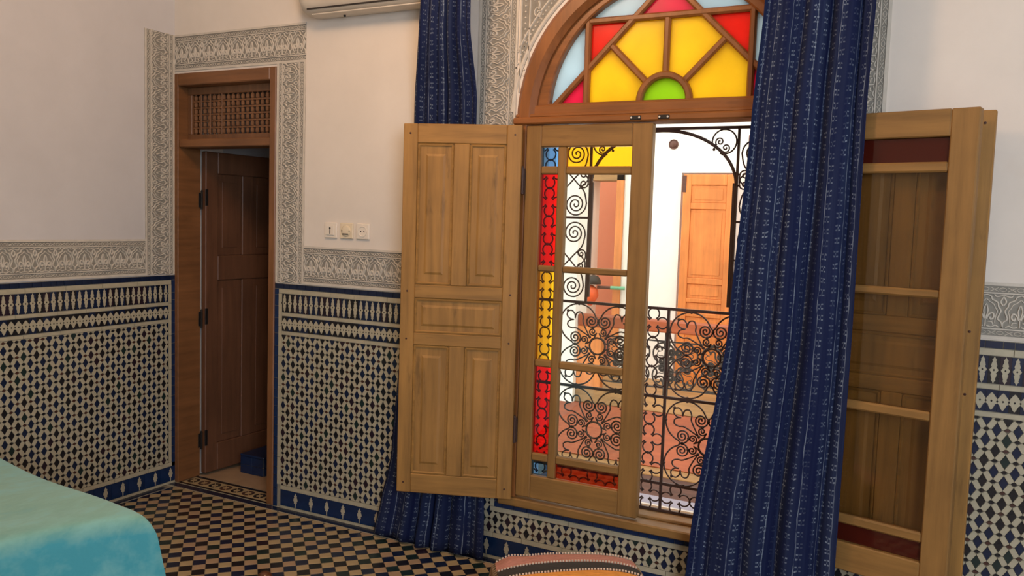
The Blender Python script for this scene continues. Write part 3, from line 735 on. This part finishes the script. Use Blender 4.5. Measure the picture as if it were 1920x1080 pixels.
# side scrolls beside the arch and ring spandrels
for s in (-1, 1):
    X = lambda d: 2.675 + s * d
    for (cz, v) in ((1.585, 1), (1.462, -1), (1.232, 1), (1.80, -1)):
        mb = MB(); c = (.372, 0); sp_ = spiral((.373, 0), .050, math.radians(-180), 2.6, -1, 60, .08)
        path = sp_[:-1] + catmull([(.322, .005), (.335, .055), (.372, .095), (.425, .150)], 5)
        mb.tube([g3(X(x), cz + v * z) for x, z in path], .0034, 5)
        part('side_scroll', mb, 'iron', gr, True)
        mb = MB(); sp_ = spiral((.338, .088), .020, math.radians(180), 1.5, -1, 24, .1)
        mb.tube([g3(X(x), cz + v * z) for x, z in sp_[:-1] + catmull([(.318, .09), (.322, .115), (.36, .15)], 4)], .0032, 5); mb.ball(g3(X(.345), cz + v * .068), .005, n=6); mb.ball(g3(X(.312), cz + v * .085), .005, n=6)
        part('small_scroll', mb, 'iron', gr, True)
    mb = MB(); cx, cz = .252, 1.842
    mb.tube([g3(X(cx + .048 * cos(a)), cz + .048 * sin(a)) for a in [2 * PI * i / 24 * .86 - 1.9 for i in range(25)]], .0034, 5)
    for ox, oz, sg in ((-.018, .0, 1), (.006, -.024, -1)): mb.tube([g3(X(cx + x), cz + z) for x, z in spiral((ox, oz), .018, -2.3, 1.5, sg, 24, .1)], .0032, 5)
    for ox, oz in ((0, .05), (.05, 0), (-.04, -.03), (-.005, -.048)): mb.ball(g3(X(cx + ox), cz + oz), .006, n=6)
    part('ring_scroll', mb, 'iron', gr, True)

# ------------------------------------------------------------------ door frame, lattice transom and door leaf
tr1 = tag(empty('trim_1', (.36, 0, 0)), 'brown wooden door frame with a turned lattice panel above, in the room corner', 'door frame', kind='structure')
def tp(nm, mb, mt, parent=tr1, fix=False):
    me = mb.mesh(nm, mt); me.transform(Matrix.Translation((-.36, 0, 0)))
    if fix: fixn(me)
    return ob(nm, me, parent)
tp('jamb', MB().cbox((.002, -.006, .0), (.030, .15, 2.234), .003), 'door_d'); tp('jamb', MB().cbox((.680, -.010, .0), (.722, .15, 2.234), .004), 'door_v')
tp('lintel', MB().cbox((.030, -.010, 2.170), (.680, .15, 2.234), .005), 'door_h'); tp('transom_bar', MB().cbox((.030, .0, 1.845), (.680, .13, 1.888), .005), 'door_h')
LY = .075
for a, b_ in (((.030, 2.130), (.680, 2.170)), ((.030, 1.888), (.680, 1.918)), ((.030, 1.918), (.060, 2.130)), ((.640, 1.918), (.680, 2.130))): tp('lattice_frame', MB().cbox((a[0], LY - .015, a[1]), (b_[0], LY + .015, b_[1]), .003), 'lattice')
NX, NZ = 17, 6; dx, dz = .58 / NX, .212 / NZ
prof = [(.005, 0), (.005, .004), (.0095, .008), (.0105, .0175), (.0095, .027), (.005, .031), (.005, .0353)]
for i in range(NX):
    pr_ = []
    for j in range(NZ): pr_ += [(r, h + j * dz) for r, h in prof]
    tp('spindle', MB().lathe(pr_, 8, (.060 + (i + .5) * dx, LY, 1.918)), 'lattice')
for j in range(1, NZ): tp('cross_rod', MB().cbox((.060, LY - .004, 1.918 + j * dz - .0045), (.640, LY + .004, 1.918 + j * dz + .0045), .001), 'lattice')
for x in (.128, .196, .28): tp('cross_rod', MB().cbox((x - .003, LY - .014, 1.918), (x + .003, LY - .009, 2.13), .001), 'lattice')
d1 = tag(empty('door_1', (.034, .152, .018)), 'dark brown panelled wooden door standing open into the dark passage', 'door', kind='structure'); d1.rotation_euler = (0, 0, math.radians(-3))
def dp(nm, a, b_, mt, c=.004, parent=d1): return ob(nm, MB().cbox(a, b_, c).mesh(nm, mt), parent)
LZ = 1.82; LW = .60
dp('stile', (0, 0, 0), (.036, .085, LZ), 'leaf'); dp('stile', (0, LW - .09, 0), (.036, LW, LZ), 'leaf'); dp('mullion', (0, .26, .16), (.036, .34, 1.10), 'leaf'); dp('mullion', (0, .26, 1.24), (.036, .34, LZ - .12), 'leaf')
for a, b_ in ((0, .16), (1.10, 1.24), (LZ - .12, LZ)): dp('rail', (0, .085, a), (.036, LW - .09, b_), 'leaf')
for z0, z1 in ((.16, 1.10), (1.24, LZ - .12)):
    for y0, y1 in ((.085, .26), (.34, LW - .09)):
        p_ = dp('panel', (.010, y0, z0), (.026, y1, z1), 'leaf'); dp('raised_field', (.024, y0 + .035, z0 + .045), (.030, y1 - .035, z1 - .045), 'leaf', .003, p_)
for z in (1.60, .935, .24):
    h_ = MB().lathe([(.006, 0), (.006, .10), (.003, .105)], 8, (.012, -.008, z - .10)); h_.cbox((.004, -.024, z - .09), (.007, -.008, z - .01), .001); h_.cbox((.034, -.004, z - .08), (.039, .014, z + .01), .001); ob('hinge', h_.mesh('hinge', 'blackmetal'), d1)
# passage behind the door
pm = MB(); pm.box((-.32, .34, -.02), (-.12, 1.9, 2.5)); pm.box((-.32, 1.7, -.02), (1.3, 1.9, 2.5)); pm.box((1.2, .34, -.02), (1.4, 1.9, 2.5))
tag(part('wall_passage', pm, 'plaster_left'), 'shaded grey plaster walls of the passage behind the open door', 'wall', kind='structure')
tag(part('ceiling_passage', MB().box((-.32, .34, 2.3), (1.4, 1.9, 2.5)), 'ceiling'), 'shaded ceiling of the passage behind the open door', 'ceiling', kind='structure')
fp = tag(part('floor_passage', MB().box((-.32, .342, -.2), (1.4, 1.9, -.006)).box((.03, .14, -.006), (.69, .342, .002)), 'beige_tile2'), 'pale tiled floor of the passage behind the open door', 'floor', kind='structure')
st = tag(empty('passage_step', (.24, .31, .002)), 'low cobalt tiled step seen under the open door', 'step')
part('core', MB().box((-.06, .006, 0), (.11, .22, .10)), 'grout', st)
for i in range(2):
    for z in range(2): part('tile', MB().cbox((-.06 + i * .086, 0, z * .05 + .001), (.024 + i * .086, .007, z * .05 + .0485), .001), 'blue_tile', st); part('tile', MB().cbox((.109, .008 + i * .106, z * .05 + .001), (.116, .112 + i * .106, z * .05 + .0485), .001), 'blue_tile', st)
part('top_tile', MB().cbox((-.062, -.002, .10), (.118, .222, .112), .003), 'blue_tile', st)

# ------------------------------------------------------------------ curtains
def curtain_mat():
    m = N('indigo_ikat_cloth'); uv = m.n('ShaderNodeUVMap'); sx = m.n('ShaderNodeSeparateXYZ'); m.l(uv.outputs[0], sx.inputs[0]); u, v = sx.outputs[0], sx.outputs[1]
    nz = m.noise(9, 3, .6, vec=uv.outputs[0]); big = m.noise(3.2, 2, .6, vec=uv.outputs[0], mscale=(5.5, .16, 1)); fine = m.noise(160, 2, .6, vec=uv.outputs[0], mscale=(1, .35, 1))
    def wave(x, period, width, off=0.0):
        f = m.math('FRACT', m.math('ADD', m.math('DIVIDE', x, period), off)); d = m.math('ABSOLUTE', m.math('SUBTRACT', f, .5)); return m.math('LESS_THAN', d, width)
    wob = m.math('MULTIPLY', m.math('SUBTRACT', nz, .5), .03); vv = m.math('ADD', v, wob); uu = m.math('ADD', u, m.math('MULTIPLY', m.math('SUBTRACT', nz, .5), .022))
    per = .072; ci = m.math('FLOOR', m.math('DIVIDE', uu, per)); wn = m.n('ShaderNodeTexWhiteNoise', noise_dimensions='1D'); m.l(ci, wn.inputs['W']); vo = m.math('ADD', vv, m.math('MULTIPLY', wn.outputs['Value'], .043))
    rows = m.math('MAXIMUM', wave(vo, .043, .06, .0), wave(vo, .043, .06, .36))
    cells = m.math('MAXIMUM', wave(uu, per, .085, .13), wave(uu, per, .085, -.13))
    dash = m.math('MULTIPLY', rows, cells)
    hbar = m.math('MULTIPLY', wave(vo, .043, .10, .18), wave(uu, per, .03, .0))
    patch = m.ramp(m.noise(14, 3, .6, vec=uv.outputs[0]), [(.36, (.25, .25, .25, 1)), (.56, (1, 1, 1, 1))])
    dots = m.math('MULTIPLY', m.math('MAXIMUM', dash, m.math('MULTIPLY', hbar, .6)), patch)
    amp = m.ramp(big, [(.40, (.14, .14, .14, 1)), (.56, (1, 1, 1, 1))])
    dots = m.math('MULTIPLY', m.math('MULTIPLY', dots, amp), m.ramp(fine, [(.3, (.35, .35, .35, 1)), (.6, (1, 1, 1, 1))]))
    thr = m.math('MULTIPLY', wave(uu, .128, .022, .2), m.ramp(m.noise(7, 3, .7, vec=uv.outputs[0], mscale=(30, 1.4, 1)), [(.44, (0, 0, 0, 1)), (.56, (1, 1, 1, 1))]))
    tot = m.math('MINIMUM', m.math('ADD', dots, m.math('MULTIPLY', thr, .8)), 1.0)
    base = m.ramp(big, [(.35, lin(18, 26, 62)), (.65, lin(38, 48, 78))])
    m.col(m.mix(m.math('MULTIPLY', tot, .75), base, lin(150, 164, 178))); m.rough(.9); m.bump(fine, .2, .001); m.b.inputs['Specular IOR Level'].default_value = .15; return m.m
M['curtain'] = curtain_mat()
def interp(tab, z):
    for (z0, *a), (z1, *b_) in zip(tab[:-1], tab[1:]):
        if z0 <= z <= z1: t = (z - z0) / (z1 - z0); t = t * t * (3 - 2 * t) * .5 + t * .5; return [p + (q - p) * t for p, q in zip(a, b_)]
    return list(tab[0][1:]) if z < tab[0][0] else list(tab[-1][1:])
def curtain(tab, folds, width, seed, label, n=150, k=70):
    rnd = random.Random(seed); ph = [rnd.uniform(0, 6.28) for _ in range(8)]; vs = []; uvs = []; z0, z1 = tab[0][0], tab[-1][0]
    for j in range(k + 1):
        z = z0 + (z1 - z0) * j / k; xl, xr, yc, am = interp(tab, z)
        for i in range(n + 1):
            t = i / n; w = t + .020 * sin(2 * PI * 1.5 * t + ph[0]) * min(1, t * 5, (1 - t) * 5)
            a = 2 * PI * folds * w + .5 * sin(z * 2.1 + ph[1] + 5 * t) + ph[2]
            y = yc + am * (sin(a) + .2 * sin(2.3 * a + ph[3] + z * .7)) * (.75 + .25 * sin(7 * t + ph[4]))
            x = xl + (xr - xl) * t + am * .35 * cos(a) * min(1, t * 8, (1 - t) * 8)
            zz = z + (.006 * sin(9 * t + ph[5]) if j == 0 else 0)
            vs.append((x, y, zz)); uvs.append((t * width, z))
    fs = [(j * (n + 1) + i, j * (n + 1) + i + 1, (j + 1) * (n + 1) + i + 1, (j + 1) * (n + 1) + i) for j in range(k) for i in range(n)]
    cx = sum(v[0] for v in vs) / len(vs); me = bpy.data.meshes.new('cloth'); me.from_pydata([(v[0] - cx, v[1], v[2]) for v in vs], [], fs)
    ul = me.uv_layers.new(name='UVMap'); lv = [0] * len(me.loops); me.loops.foreach_get('vertex_index', lv)
    ul.data.foreach_set('uv', [c for q in lv for c in uvs[q]]); me.materials.append(M['curtain']); smooth(me); me.update()
    root = tag(empty('curtain', (cx, 0, 0)), label, 'curtain', 'indigo window curtains'); o = ob('cloth', me, root); md = o.modifiers.new('thickness', 'SOLIDIFY'); md.thickness = .0015; md.offset = 0
    return root, cx
cl, cxl = curtain([(.012, 1.405, 2.005, -.072, .026), (.20, 1.440, 2.000, -.060, .020), (.31, 1.462, 1.985, -.044, .014), (.40, 1.480, 1.975, -.044, .014), (1.2, 1.545, 1.935, -.046, .015), (1.86, 1.575, 1.900, -.048, .015), (2.02, 1.600, 1.920, -.085, .016), (2.30, 1.680, 1.935, -.185, .014), (2.45, 1.700, 1.945, -.205, .014), (2.75, 1.71, 1.95, -.205, .014)], 5.5, 1.15, 3, 'indigo ikat curtain hanging behind the open ochre shutter')
cr, cxr = curtain([(.012, 2.915, 3.452, -.150, .026), (.30, 2.935, 3.452, -.148, .026), (1.16, 3.040, 3.458, -.142, .024), (1.9, 3.078, 3.458, -.135, .022), (2.31, 3.102, 3.468, -.13, .022), (2.75, 3.11, 3.47, -.13, .022)], 3.8, 1.10, 11, 'indigo ikat curtain hanging in front of the window opening at right')
for root, cx, a, b_, y in ((cl, cxl, 1.68, 1.97, -.205), (cr, cxr, 3.06, 3.52, -.13)):
    part('rod', MB().tube([(a - .05 - cx, y, 2.76), (b_ + .05 - cx, y, 2.76)], .011, 10), 'iron', root); part('bracket', MB().cbox((a - .03 - cx, y, 2.75), (a - .01 - cx, .0, 2.77), .002), 'iron', root); part('bracket', MB().cbox((b_ + .01 - cx, y, 2.75), (b_ + .03 - cx, .0, 2.77), .002), 'iron', root)

# ------------------------------------------------------------------ bed
def bed_mat():
    m = N('teal_velvet_spread'); f = m.noise(3.5, 4, .6); g = m.noise(9, 4, .65, mscale=(1.6, .7, 1)); ge = m.n('ShaderNodeNewGeometry'); sp_ = m.n('ShaderNodeSeparateXYZ')
    tc = m.n('ShaderNodeTexCoord'); m.l(tc.outputs['Object'], sp_.inputs[0])
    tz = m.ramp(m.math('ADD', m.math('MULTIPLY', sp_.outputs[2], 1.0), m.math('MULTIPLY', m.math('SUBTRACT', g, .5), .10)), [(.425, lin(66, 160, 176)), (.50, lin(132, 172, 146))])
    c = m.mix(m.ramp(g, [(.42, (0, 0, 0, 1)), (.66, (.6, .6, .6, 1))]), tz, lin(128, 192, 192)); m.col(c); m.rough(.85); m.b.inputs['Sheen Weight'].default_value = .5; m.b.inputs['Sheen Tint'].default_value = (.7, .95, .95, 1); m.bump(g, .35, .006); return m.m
M['bed'] = bed_mat()
bed = tag(empty('bed', (.615, -2.345, 0), math.radians(-6)), 'bed under a plain teal velvet spread beside the left wall', 'bed')
bx0, bx1, by0, by1, bz = -.45, .53, -1.1, 1.085, .50
vs = []; n1, n2, n3 = 40, 60, 16
def bump_top(x, y):
    e = min(1, (bx1 - x) / .12); return bz + .016 * sin(3 * x + 2.2 * y + .6) * e - .018 * (1 - e) ** 2 + .012 * sin(7 * x - 1.0) * max(0, 1 - (by1 - y) / .25)
mb = MB(); rows = []
prof_t = []                                                     # profile across x: left edge, top, right drop
xs = [bx0 + (bx1 - bx0) * i / n1 for i in range(n1 + 1)]
for j in range(-n3, n2 + n3 + 1):
    jj = max(0, min(n2, j)); y = by0 + (by1 - by0) * jj / n2; drop = 0
    if j < 0: drop = -j / n3
    if j > n2: drop = (j - n2) / n3
    row = []
    for i in range(-n3, n1 + n3 + 1):
        ii = max(0, min(n1, i)); x = xs[ii]; dx_ = (-i / n3) if i < 0 else ((i - n1) / n3 if i > n1 else 0)
        dmax = max(drop, dx_); fl_ = .05 * dmax + .012 * sin((x + y) * 9) * dmax
        z = bump_top(x, y) if dmax == 0 else bump_top(x, y) - .015 - (bump_top(x, y) - .02) * dmax
        ox = (fl_ + .012) * (1 if i > n1 else -1 if i < 0 else 0) * (1 if dmax else 0); oy = (fl_ + .012) * (1 if j > n2 else -1 if j < 0 else 0)
        if dx_ and i < 0: ox *= .2
        fl2 = .17 * max(0, (y - (by1 - .42)) / .42) ** 2 * (x - bx0) / (bx1 - bx0)
        row.append((x + ox + fl2, y + oy, max(.008, z)))
    rows.append(row)
m_ = len(rows[0]); mb.add([p for r in rows for p in r], [(a * m_ + c, a * m_ + c + 1, (a + 1) * m_ + c + 1, (a + 1) * m_ + c) for a in range(len(rows) - 1) for c in range(m_ - 1)])
me = mb.mesh('bedspread', 'bed'); fixn(me); smooth(me); o = ob('bedspread', me, bed); md = o.modifiers.new('soft', 'SUBSURF'); md.levels = 1; md.render_levels = 1
part('mattress', MB().cbox((bx0 + .03, by0 + .03, .18), (bx1 - .03, by1 - .03, .46), .04), 'plaster', bed); part('base', MB().cbox((bx0 + .04, by0 + .04, 0), (bx1 - .05, by1 - .05, .18), .01), 'leaf', bed)

# ------------------------------------------------------------------ kilim pouf
def kilim(name, c, stitch=False):
    m = N(name); f = m.noise(40, 3, .6, mscale=(1, 6, 1)); g = m.noise(7, 3)
    m.col(m.ramp(f, [(.3, dk(c, .72)), (.7, dk(c, 1.15))])); m.rough(.95); m.bump(f, .5, .003); return m.m
KC = {'k_pink': (176, 118, 100), 'k_black': (50, 44, 38), 'k_orange': (222, 146, 56), 'k_blue': (88, 88, 104), 'k_cream': (214, 190, 166)}
for k_, v_ in KC.items(): M[k_] = kilim(k_.replace('k_', 'kilim_wool_'), lin(*v_))
M['fringe'] = simple('tan_fringe', lin(150, 118, 84), .9)
pz = .40; PA = math.atan2(.24, .375)
pf = tag(empty('pouf', (2.775, -.89, 0), PA), 'kilim pouf with pink, black and orange stripes standing below the window', 'pouf')
hw, hd = .232, .232
def kz(x, y): return pz - .020 * max(0, (abs(x) / hw)) ** 4 + .006 * sin(9 * x + 1) - .010 * max(0, abs(y) / hd) ** 3 + (.010 * math.exp(-((x + .185) / .035) ** 2) if y > .17 else 0)
bands = [(.232, .150, 'k_pink'), (.150, .078, 'k_black'), (.078, -.010, 'k_orange'), (-.010, -.085, 'k_blue'), (-.085, -.16, 'k_black'), (-.16, -.232, 'k_pink')]
for y1, y0, mt in bands:
    mb = MB(); vs = []; nn = 30
    for i in range(nn + 1):
        x = -hw + 2 * hw * i / nn
        for t in range(4): y = y0 + (y1 - y0) * t / 3; vs.append((x, y + .004 * sin(14 * x + y0 * 20), kz(x, y) + (.004 if 0 < t < 3 else 0)))
    mb.add(vs, [(i * 4 + t, (i + 1) * 4 + t, (i + 1) * 4 + t + 1, i * 4 + t + 1) for i in range(nn) for t in range(3)]); me = mb.mesh('stripe', mt); smooth(me); ob('stripe', me, pf)
    sm_ = MB()
    for i in range(46):
        x = -hw + .004 + (2 * hw - .012) * i / 45; sm_.cbox((x, y1 - .002 + .004 * sin(14 * x + y0 * 20), kz(x, y1) + .000), (x + .006, y1 + .003 + .004 * sin(14 * x + y0 * 20), kz(x, y1) + .006), .001)
    o = part('stitching', sm_, 'k_cream', pf); o['kind'] = 'stuff'
body = MB(); vs = []; pr_ = [(1.0, pz - .03), (1.03, pz - .06), (1.05, pz * .55), (1.03, .10), (.98, .02), (.95, 0.0)]; per = []
for i in range(48):
    a = 2 * PI * i / 48; c, s_ = cos(a), sin(a); k = 1 / max(abs(c), abs(s_)); k = min(k, 1.30); per.append((c * k * hw, s_ * k * hd))
for q, (r, z) in enumerate(pr_):
    for x, y in per: vs.append((x * r, y * r, z if q else kz(x, y) - .004))
body.add(vs, [(q * 48 + i, q * 48 + (i + 1) % 48, (q + 1) * 48 + (i + 1) % 48, (q + 1) * 48 + i) for q in range(5) for i in range(48)] + [tuple(range(47, -1, -1)), tuple(range(240, 288))]); part('body', body, 'k_black', pf, True, True)
fr_ = MB()
for i in range(26):
    y = -.22 + .44 * i / 25
    for sg in (-1, 1):
        x = sg * (hw - .004); z = kz(x, y); fr_.tube([(x, y, z), (x + sg * .012, y + .002, z - .008), (x + sg * (.016 + .006 * sin(i * 2.1)), y - .004, z - .04), (x + sg * .018, y - .010 + .006 * sin(i * 3), z - .075)], [.0035, .0035, .003, .0015], 4)
o = part('fringe', fr_, 'fringe', pf); o['kind'] = 'stuff'

# ------------------------------------------------------------------ wooden knob on the floor
kb = tag(empty('wooden_knob', (1.388, -.760, 0)), 'small polished dark brown wooden knob on the checkered floor beside the bed', 'knob')
part('foot', MB().lathe([(.022, 0), (.026, .004), (.024, .010), (.013, .016), (.012, .022)], 20), 'knob', kb, True); part('ball', MB().lathe([(.010, .018), (.022, .024), (.030, .036), (.032, .048), (.028, .062), (.017, .072), (.003, .076)], 24), 'knob', kb, True)

# ------------------------------------------------------------------ air conditioner
ac = tag(empty('air_conditioner', (1.385, 0, 2.432)), 'white wall mounted air conditioner above the sockets, cut by the top of the photo', 'air conditioner')
prof_a = [(0, .28), (-.10, .28), (-.145, .265), (-.160, .235), (-.165, .12), (-.157, .055), (-.130, .018), (-.08, .0), (-.02, .004), (0, .02)]
xsA = [(-.425, .55), (-.415, .80), (-.395, .93), (-.36, .985), (-.32, 1.0), (.32, 1.0), (.36, .985), (.395, .93), (.415, .80), (.425, .55)]
mb = MB(); n_ = len(prof_a)
for x, k in xsA:
    for y, z in prof_a: mb.add([(x, y * k, .14 + (z - .14) * (k * .5 + .5))], [])
mb.f = [(i * n_ + k, i * n_ + (k + 1) % n_, (i + 1) * n_ + (k + 1) % n_, (i + 1) * n_ + k) for i in range(len(xsA) - 1) for k in range(n_)] + [tuple(range(n_)), tuple(reversed(range((len(xsA) - 1) * n_, len(xsA) * n_)))]; mb.mi = [0] * len(mb.f)
part('body', mb, 'ac', ac, True, True); part('seam', MB().cbox((-.36, -.1385, .019), (.36, -.1345, .026), .001), 'dark', ac); part('vane', MB().cbox((-.35, -.115, .000), (.35, -.060, .006), .002), 'ac', ac)
part('drain_cap', MB().lathe([(.006, -.006), (.006, .006)], 10, (-.20, -.06, -.001)), 'dark', ac)

# ------------------------------------------------------------------ sockets
def plate(x0, x1, label, mt, name, cat):
    z0, z1 = 1.396, 1.470; t = tag(empty(name, ((x0 + x1) / 2, 0, z0)), label, cat, 'wall plates above the carved frieze'); w = (x1 - x0) / 2
    part('plate', MB().cbox((-w, -.010, 0), (w, 0, z1 - z0), .003), mt, t); return t, w, (z1 - z0) / 2
t, w, hz = plate(1.041, 1.115, 'white wall switch plate with a dark key slot, nearest the door', 'plastic', 'switch_plate', 'switch'); part('rocker', MB().cbox((-.024, -.014, .014), (.024, -.010, .060), .002), 'plastic', t); part('key_slot', MB().lathe([(.005, 0), (.005, .001)], 10, (.0, -.014, .047), 'y').cbox((-.002, -.0155, .020), (.002, -.0138, .047), .0004), 'dark', t)
t, w, hz = plate(1.136, 1.212, 'yellowed round faced wall socket, middle of the three plates', 'plastic_y', 'wall_socket', 'socket'); part('dial', MB().lathe([(.027, .009), (.027, .014), (.022, .016), (.001, .016)], 24, (0, 0, hz), 'y'), 'plastic_y', t, True); part('grip', MB().cbox((-.016, -.019, hz - .018), (.016, -.015, hz - .013), .001), 'dark', t); part('screw', MB().lathe([(.003, .015), (.003, .017)], 8, (-.022, 0, hz), 'y').lathe([(.003, .015), (.003, .017)], 8, (.022, 0, hz), 'y'), 'dark', t)
t, w, hz = plate(1.232, 1.308, 'white two hole wall socket, nearest the ochre shutter', 'plastic', 'wall_socket', 'socket'); part('dish', MB().lathe([(.026, .009), (.026, .013), (.022, .013), (.020, .0105), (.001, .0105)], 24, (0, 0, hz), 'y'), 'plastic', t)
for x in (-.009, .009): part('hole', MB().lathe([(.0032, .0100), (.0032, .0112)], 10, (x, 0, hz), 'y'), 'dark', t)

# ------------------------------------------------------------------ courtyard seen through the window
cy = 4.8
cw = MB(); holes = [(.50, .86, 2.03), (1.44, 1.98, 2.03)]; x = -1.5
for a, b_, h in holes: cw.box((x, cy, -1.5), (a, cy + .25, 3.4)); cw.box((a, cy, h), (b_, cy + .25, 3.4)); x = b_
cw.box((x, cy, -1.5), (5.5, cy + .25, 3.4))
tag(part('wall_courtyard', cw, 'court'), 'sunlit white wall across the courtyard with an orange door and a pink doorway', 'wall', kind='structure')
tag(part('wall_pier', MB().box((.30, 3.30, -.02), (1.0, 3.55, 3.4)), 'court'), 'sunlit white pier at the end of the far gallery railing', 'wall', kind='structure')
tag(part('wall_recess', MB().box((-.2, 5.6, -1.5), (1.4, 5.7, 2.6)).box((.86, 5.05, -1.5), (.9, 5.6, 2.6)), 'pink'), 'salmon pink wall seen through the far doorway', 'wall', kind='structure')
tag(part('wall_room', MB().box((1.3, 5.25, -1.5), (2.2, 5.3, 2.6)), 'pink'), 'dim wall behind the far orange door', 'wall', kind='structure')
tag(part('floor_gallery', MB().box((-1.5, 3.42, -.25), (5.5, 5.7, -.02)), 'gold'), 'floor of the gallery across the courtyard', 'floor', kind='structure')
tag(part('wall_lower', MB().box((-1.5, 3.9, -3.2), (5.5, 4.1, -.25)), 'brownbeam'), 'brown shaded wall below the far gallery', 'wall', kind='structure')
tag(part('floor_courtyard', MB().box((-2, T, -3.4), (5.5, 3.9, -3.2)), 'beige_tile'), 'courtyard paving far below the window', 'floor', kind='structure')
tag(part('wall_side', MB().box((4.6, T, -3.2), (4.9, 4.8, 3.4)), 'court'), 'white side wall of the courtyard at right', 'wall', kind='structure')
tag(part('ledge', MB().cbox((1.7, T - .02, .17), (4.2, .60, .215), .006), 'lavender'), 'pale marble ledge outside the iron grille', 'ledge')
# far door
d2 = tag(empty('door_2', (1.71, cy - .04, -.02)), 'orange panelled wooden door across the courtyard', 'door', kind='structure')
def d2p(nm, x0, x1, z0, z1, y0=-.02, y1=.02, mt='orange_v', parent=d2): return ob(nm, MB().cbox((x0, y0, z0), (x1, y1, z1), .004).mesh(nm, mt), parent)
d2p('stile', -.235, -.155, 0, 2.03); d2p('stile', .185, .275, 0, 2.03)
for z0, z1 in ((1.93, 2.03), (1.70, 1.76), (.98, 1.04), (.80, .84), (.66, .70), (0, .12)): d2p('rail', -.155, .185, z0, z1)
for z0, z1 in ((1.76, 1.93), (1.04, 1.70), (.84, .98), (.70, .80), (.12, .66)):
    p_ = d2p('panel', -.155, .185, z0, z1, -.008, .010); d2p('raised_field', -.12, .15, z0 + .03, z1 - .03, -.014, -.006, parent=p_)
d2p('hinge_plate', -.245, -.205, 1.86, 2.02, -.026, -.018, 'brownbeam')
d3 = tag(empty('door_3', (.68, cy, -.02)), 'wooden framed doorway across the courtyard opening on a pink room', 'doorway', kind='structure')
for nm, a, b_ in (('jamb', (.10, -.02, 0), (.18, .10, 2.05)), ('lintel', (-.18, -.02, 1.97), (.18, .25, 2.05))): part(nm, MB().cbox(a, b_, .004), 'gold' if nm != 'jamb' else 'orange_v', d3)
# far door surround at right behind the curtain edge
d4 = tag(empty('door_4', (2.33, cy - .02, -.02)), 'orange wooden doorway at the right end of the courtyard wall', 'doorway', kind='structure')
part('jamb', MB().cbox((-.26, -.02, 0), (-.18, .02, 2.4), .004), 'orange_v', d4); part('lintel', MB().cbox((-.26, -.02, 2.12), (.5, .02, 2.4), .004), 'orange_h', d4); part('leaf', MB().cbox((-.18, -.008, 0), (.42, .012, 2.12), .004), 'pink', d4); part('jamb', MB().cbox((.42, -.02, 0), (.5, .02, 2.12), .004), 'orange_v', d4)
# round vent
rv = tag(empty('round_vent', (1.345, cy, 2.305)), 'small round brown vent high on the white courtyard wall', 'vent'); part('rim', MB().lathe([(.048, 0), (.048, .012), (.040, .016), (.036, .010)], 24, (0, 0, 0), 'y'), 'brownbeam', rv, True); part('dome', MB().lathe([(.040, .004), (.036, .014), (.022, .022), (.002, .026)], 20, (0, 0, 0), 'y'), 'brownbeam', rv, True)
# wall lantern
wl = tag(empty('wall_lantern', (.60, cy - .02, .90)), 'orange fan shaped wall lantern with a woven cap beside the pink doorway', 'lantern')
M['lantern'] = simple('orange_lantern_shade', lin(232, 96, 40), .5); M['green'] = simple('green_paint', lin(110, 176, 140), .5)
part('shade', MB().lathe([(.02, .02), (.075, -.02), (.085, -.09), (.05, -.16), (.02, -.19)], 18, (-.02, -.10, -.03)), 'lantern', wl, True); part('cap', MB().lathe([(.078, -.01), (.075, .03), (.05, .07), (.005, .085)], 18, (.01, -.10, .01)), 'iron_far', wl, True)
part('arm', MB().tube([(.05, -.09, -.03), (.18, -.06, -.03)], .016, 8), 'brownbeam', wl); part('arm_end', MB().tube([(.18, -.06, -.03), (.32, -.02, -.03)], .018, 8), 'green', wl)
# far gallery railing
gl = tag(empty('gallery_railing', (2.4, 3.4, -.02)), 'orange wooden railing with iron scroll panels on the far gallery', 'railing')
part('handrail', MB().cbox((-1.4, -.05, .66), (2.2, .05, .76), .012), 'orange_h', gl); part('bottom_rail', MB().cbox((-1.4, -.05, .00), (2.2, .05, .12), .008), 'gold', gl); part('fascia', MB().cbox((-1.7, -.06, -.46), (2.2, .04, 0), .01), 'orange_h', gl); part('fascia_moulding', MB().cbox((-1.7, -.075, -.53), (2.2, .05, -.46), .012), 'gold', gl)
part('fascia_base', MB().cbox((-1.7, -.05, -.80), (2.2, .05, -.53), .006), 'brownbeam', gl)
part('post', MB().cbox((-1.40, -.04, .12), (-1.18, .04, .66), .006), 'orange_v', gl)
for x in (-.62, -.06, .50, 1.06, 1.62): part('post', MB().lathe([(.022, .12), (.022, .2), (.032, .24), (.02, .30), (.026, .4), (.02, .52), (.03, .56), (.022, .60), (.022, .66)], 10, (x, 0, 0)), 'iron_far', gl, True)
for z in (.585, .20): part('iron_bar', MB().cbox((-1.18, -.006, z - .006), (2.2, .006, z + .006), .001), 'iron_far', gl)
FM = {}
for k in QM:
    FM[k] = quad(k[0], k[1], 2.0)
    for n_, me in FM[k]: me.materials.clear(); me.materials.append(M['iron_far'])
for i in range(7):
    cx = -.95 + i * .40
    for k, lst in FM.items():
        for n_, me in lst[:3]: o = ob(n_, me, gl, (cx, 0, .392)); o.scale = (1.05, 1, 1.03)
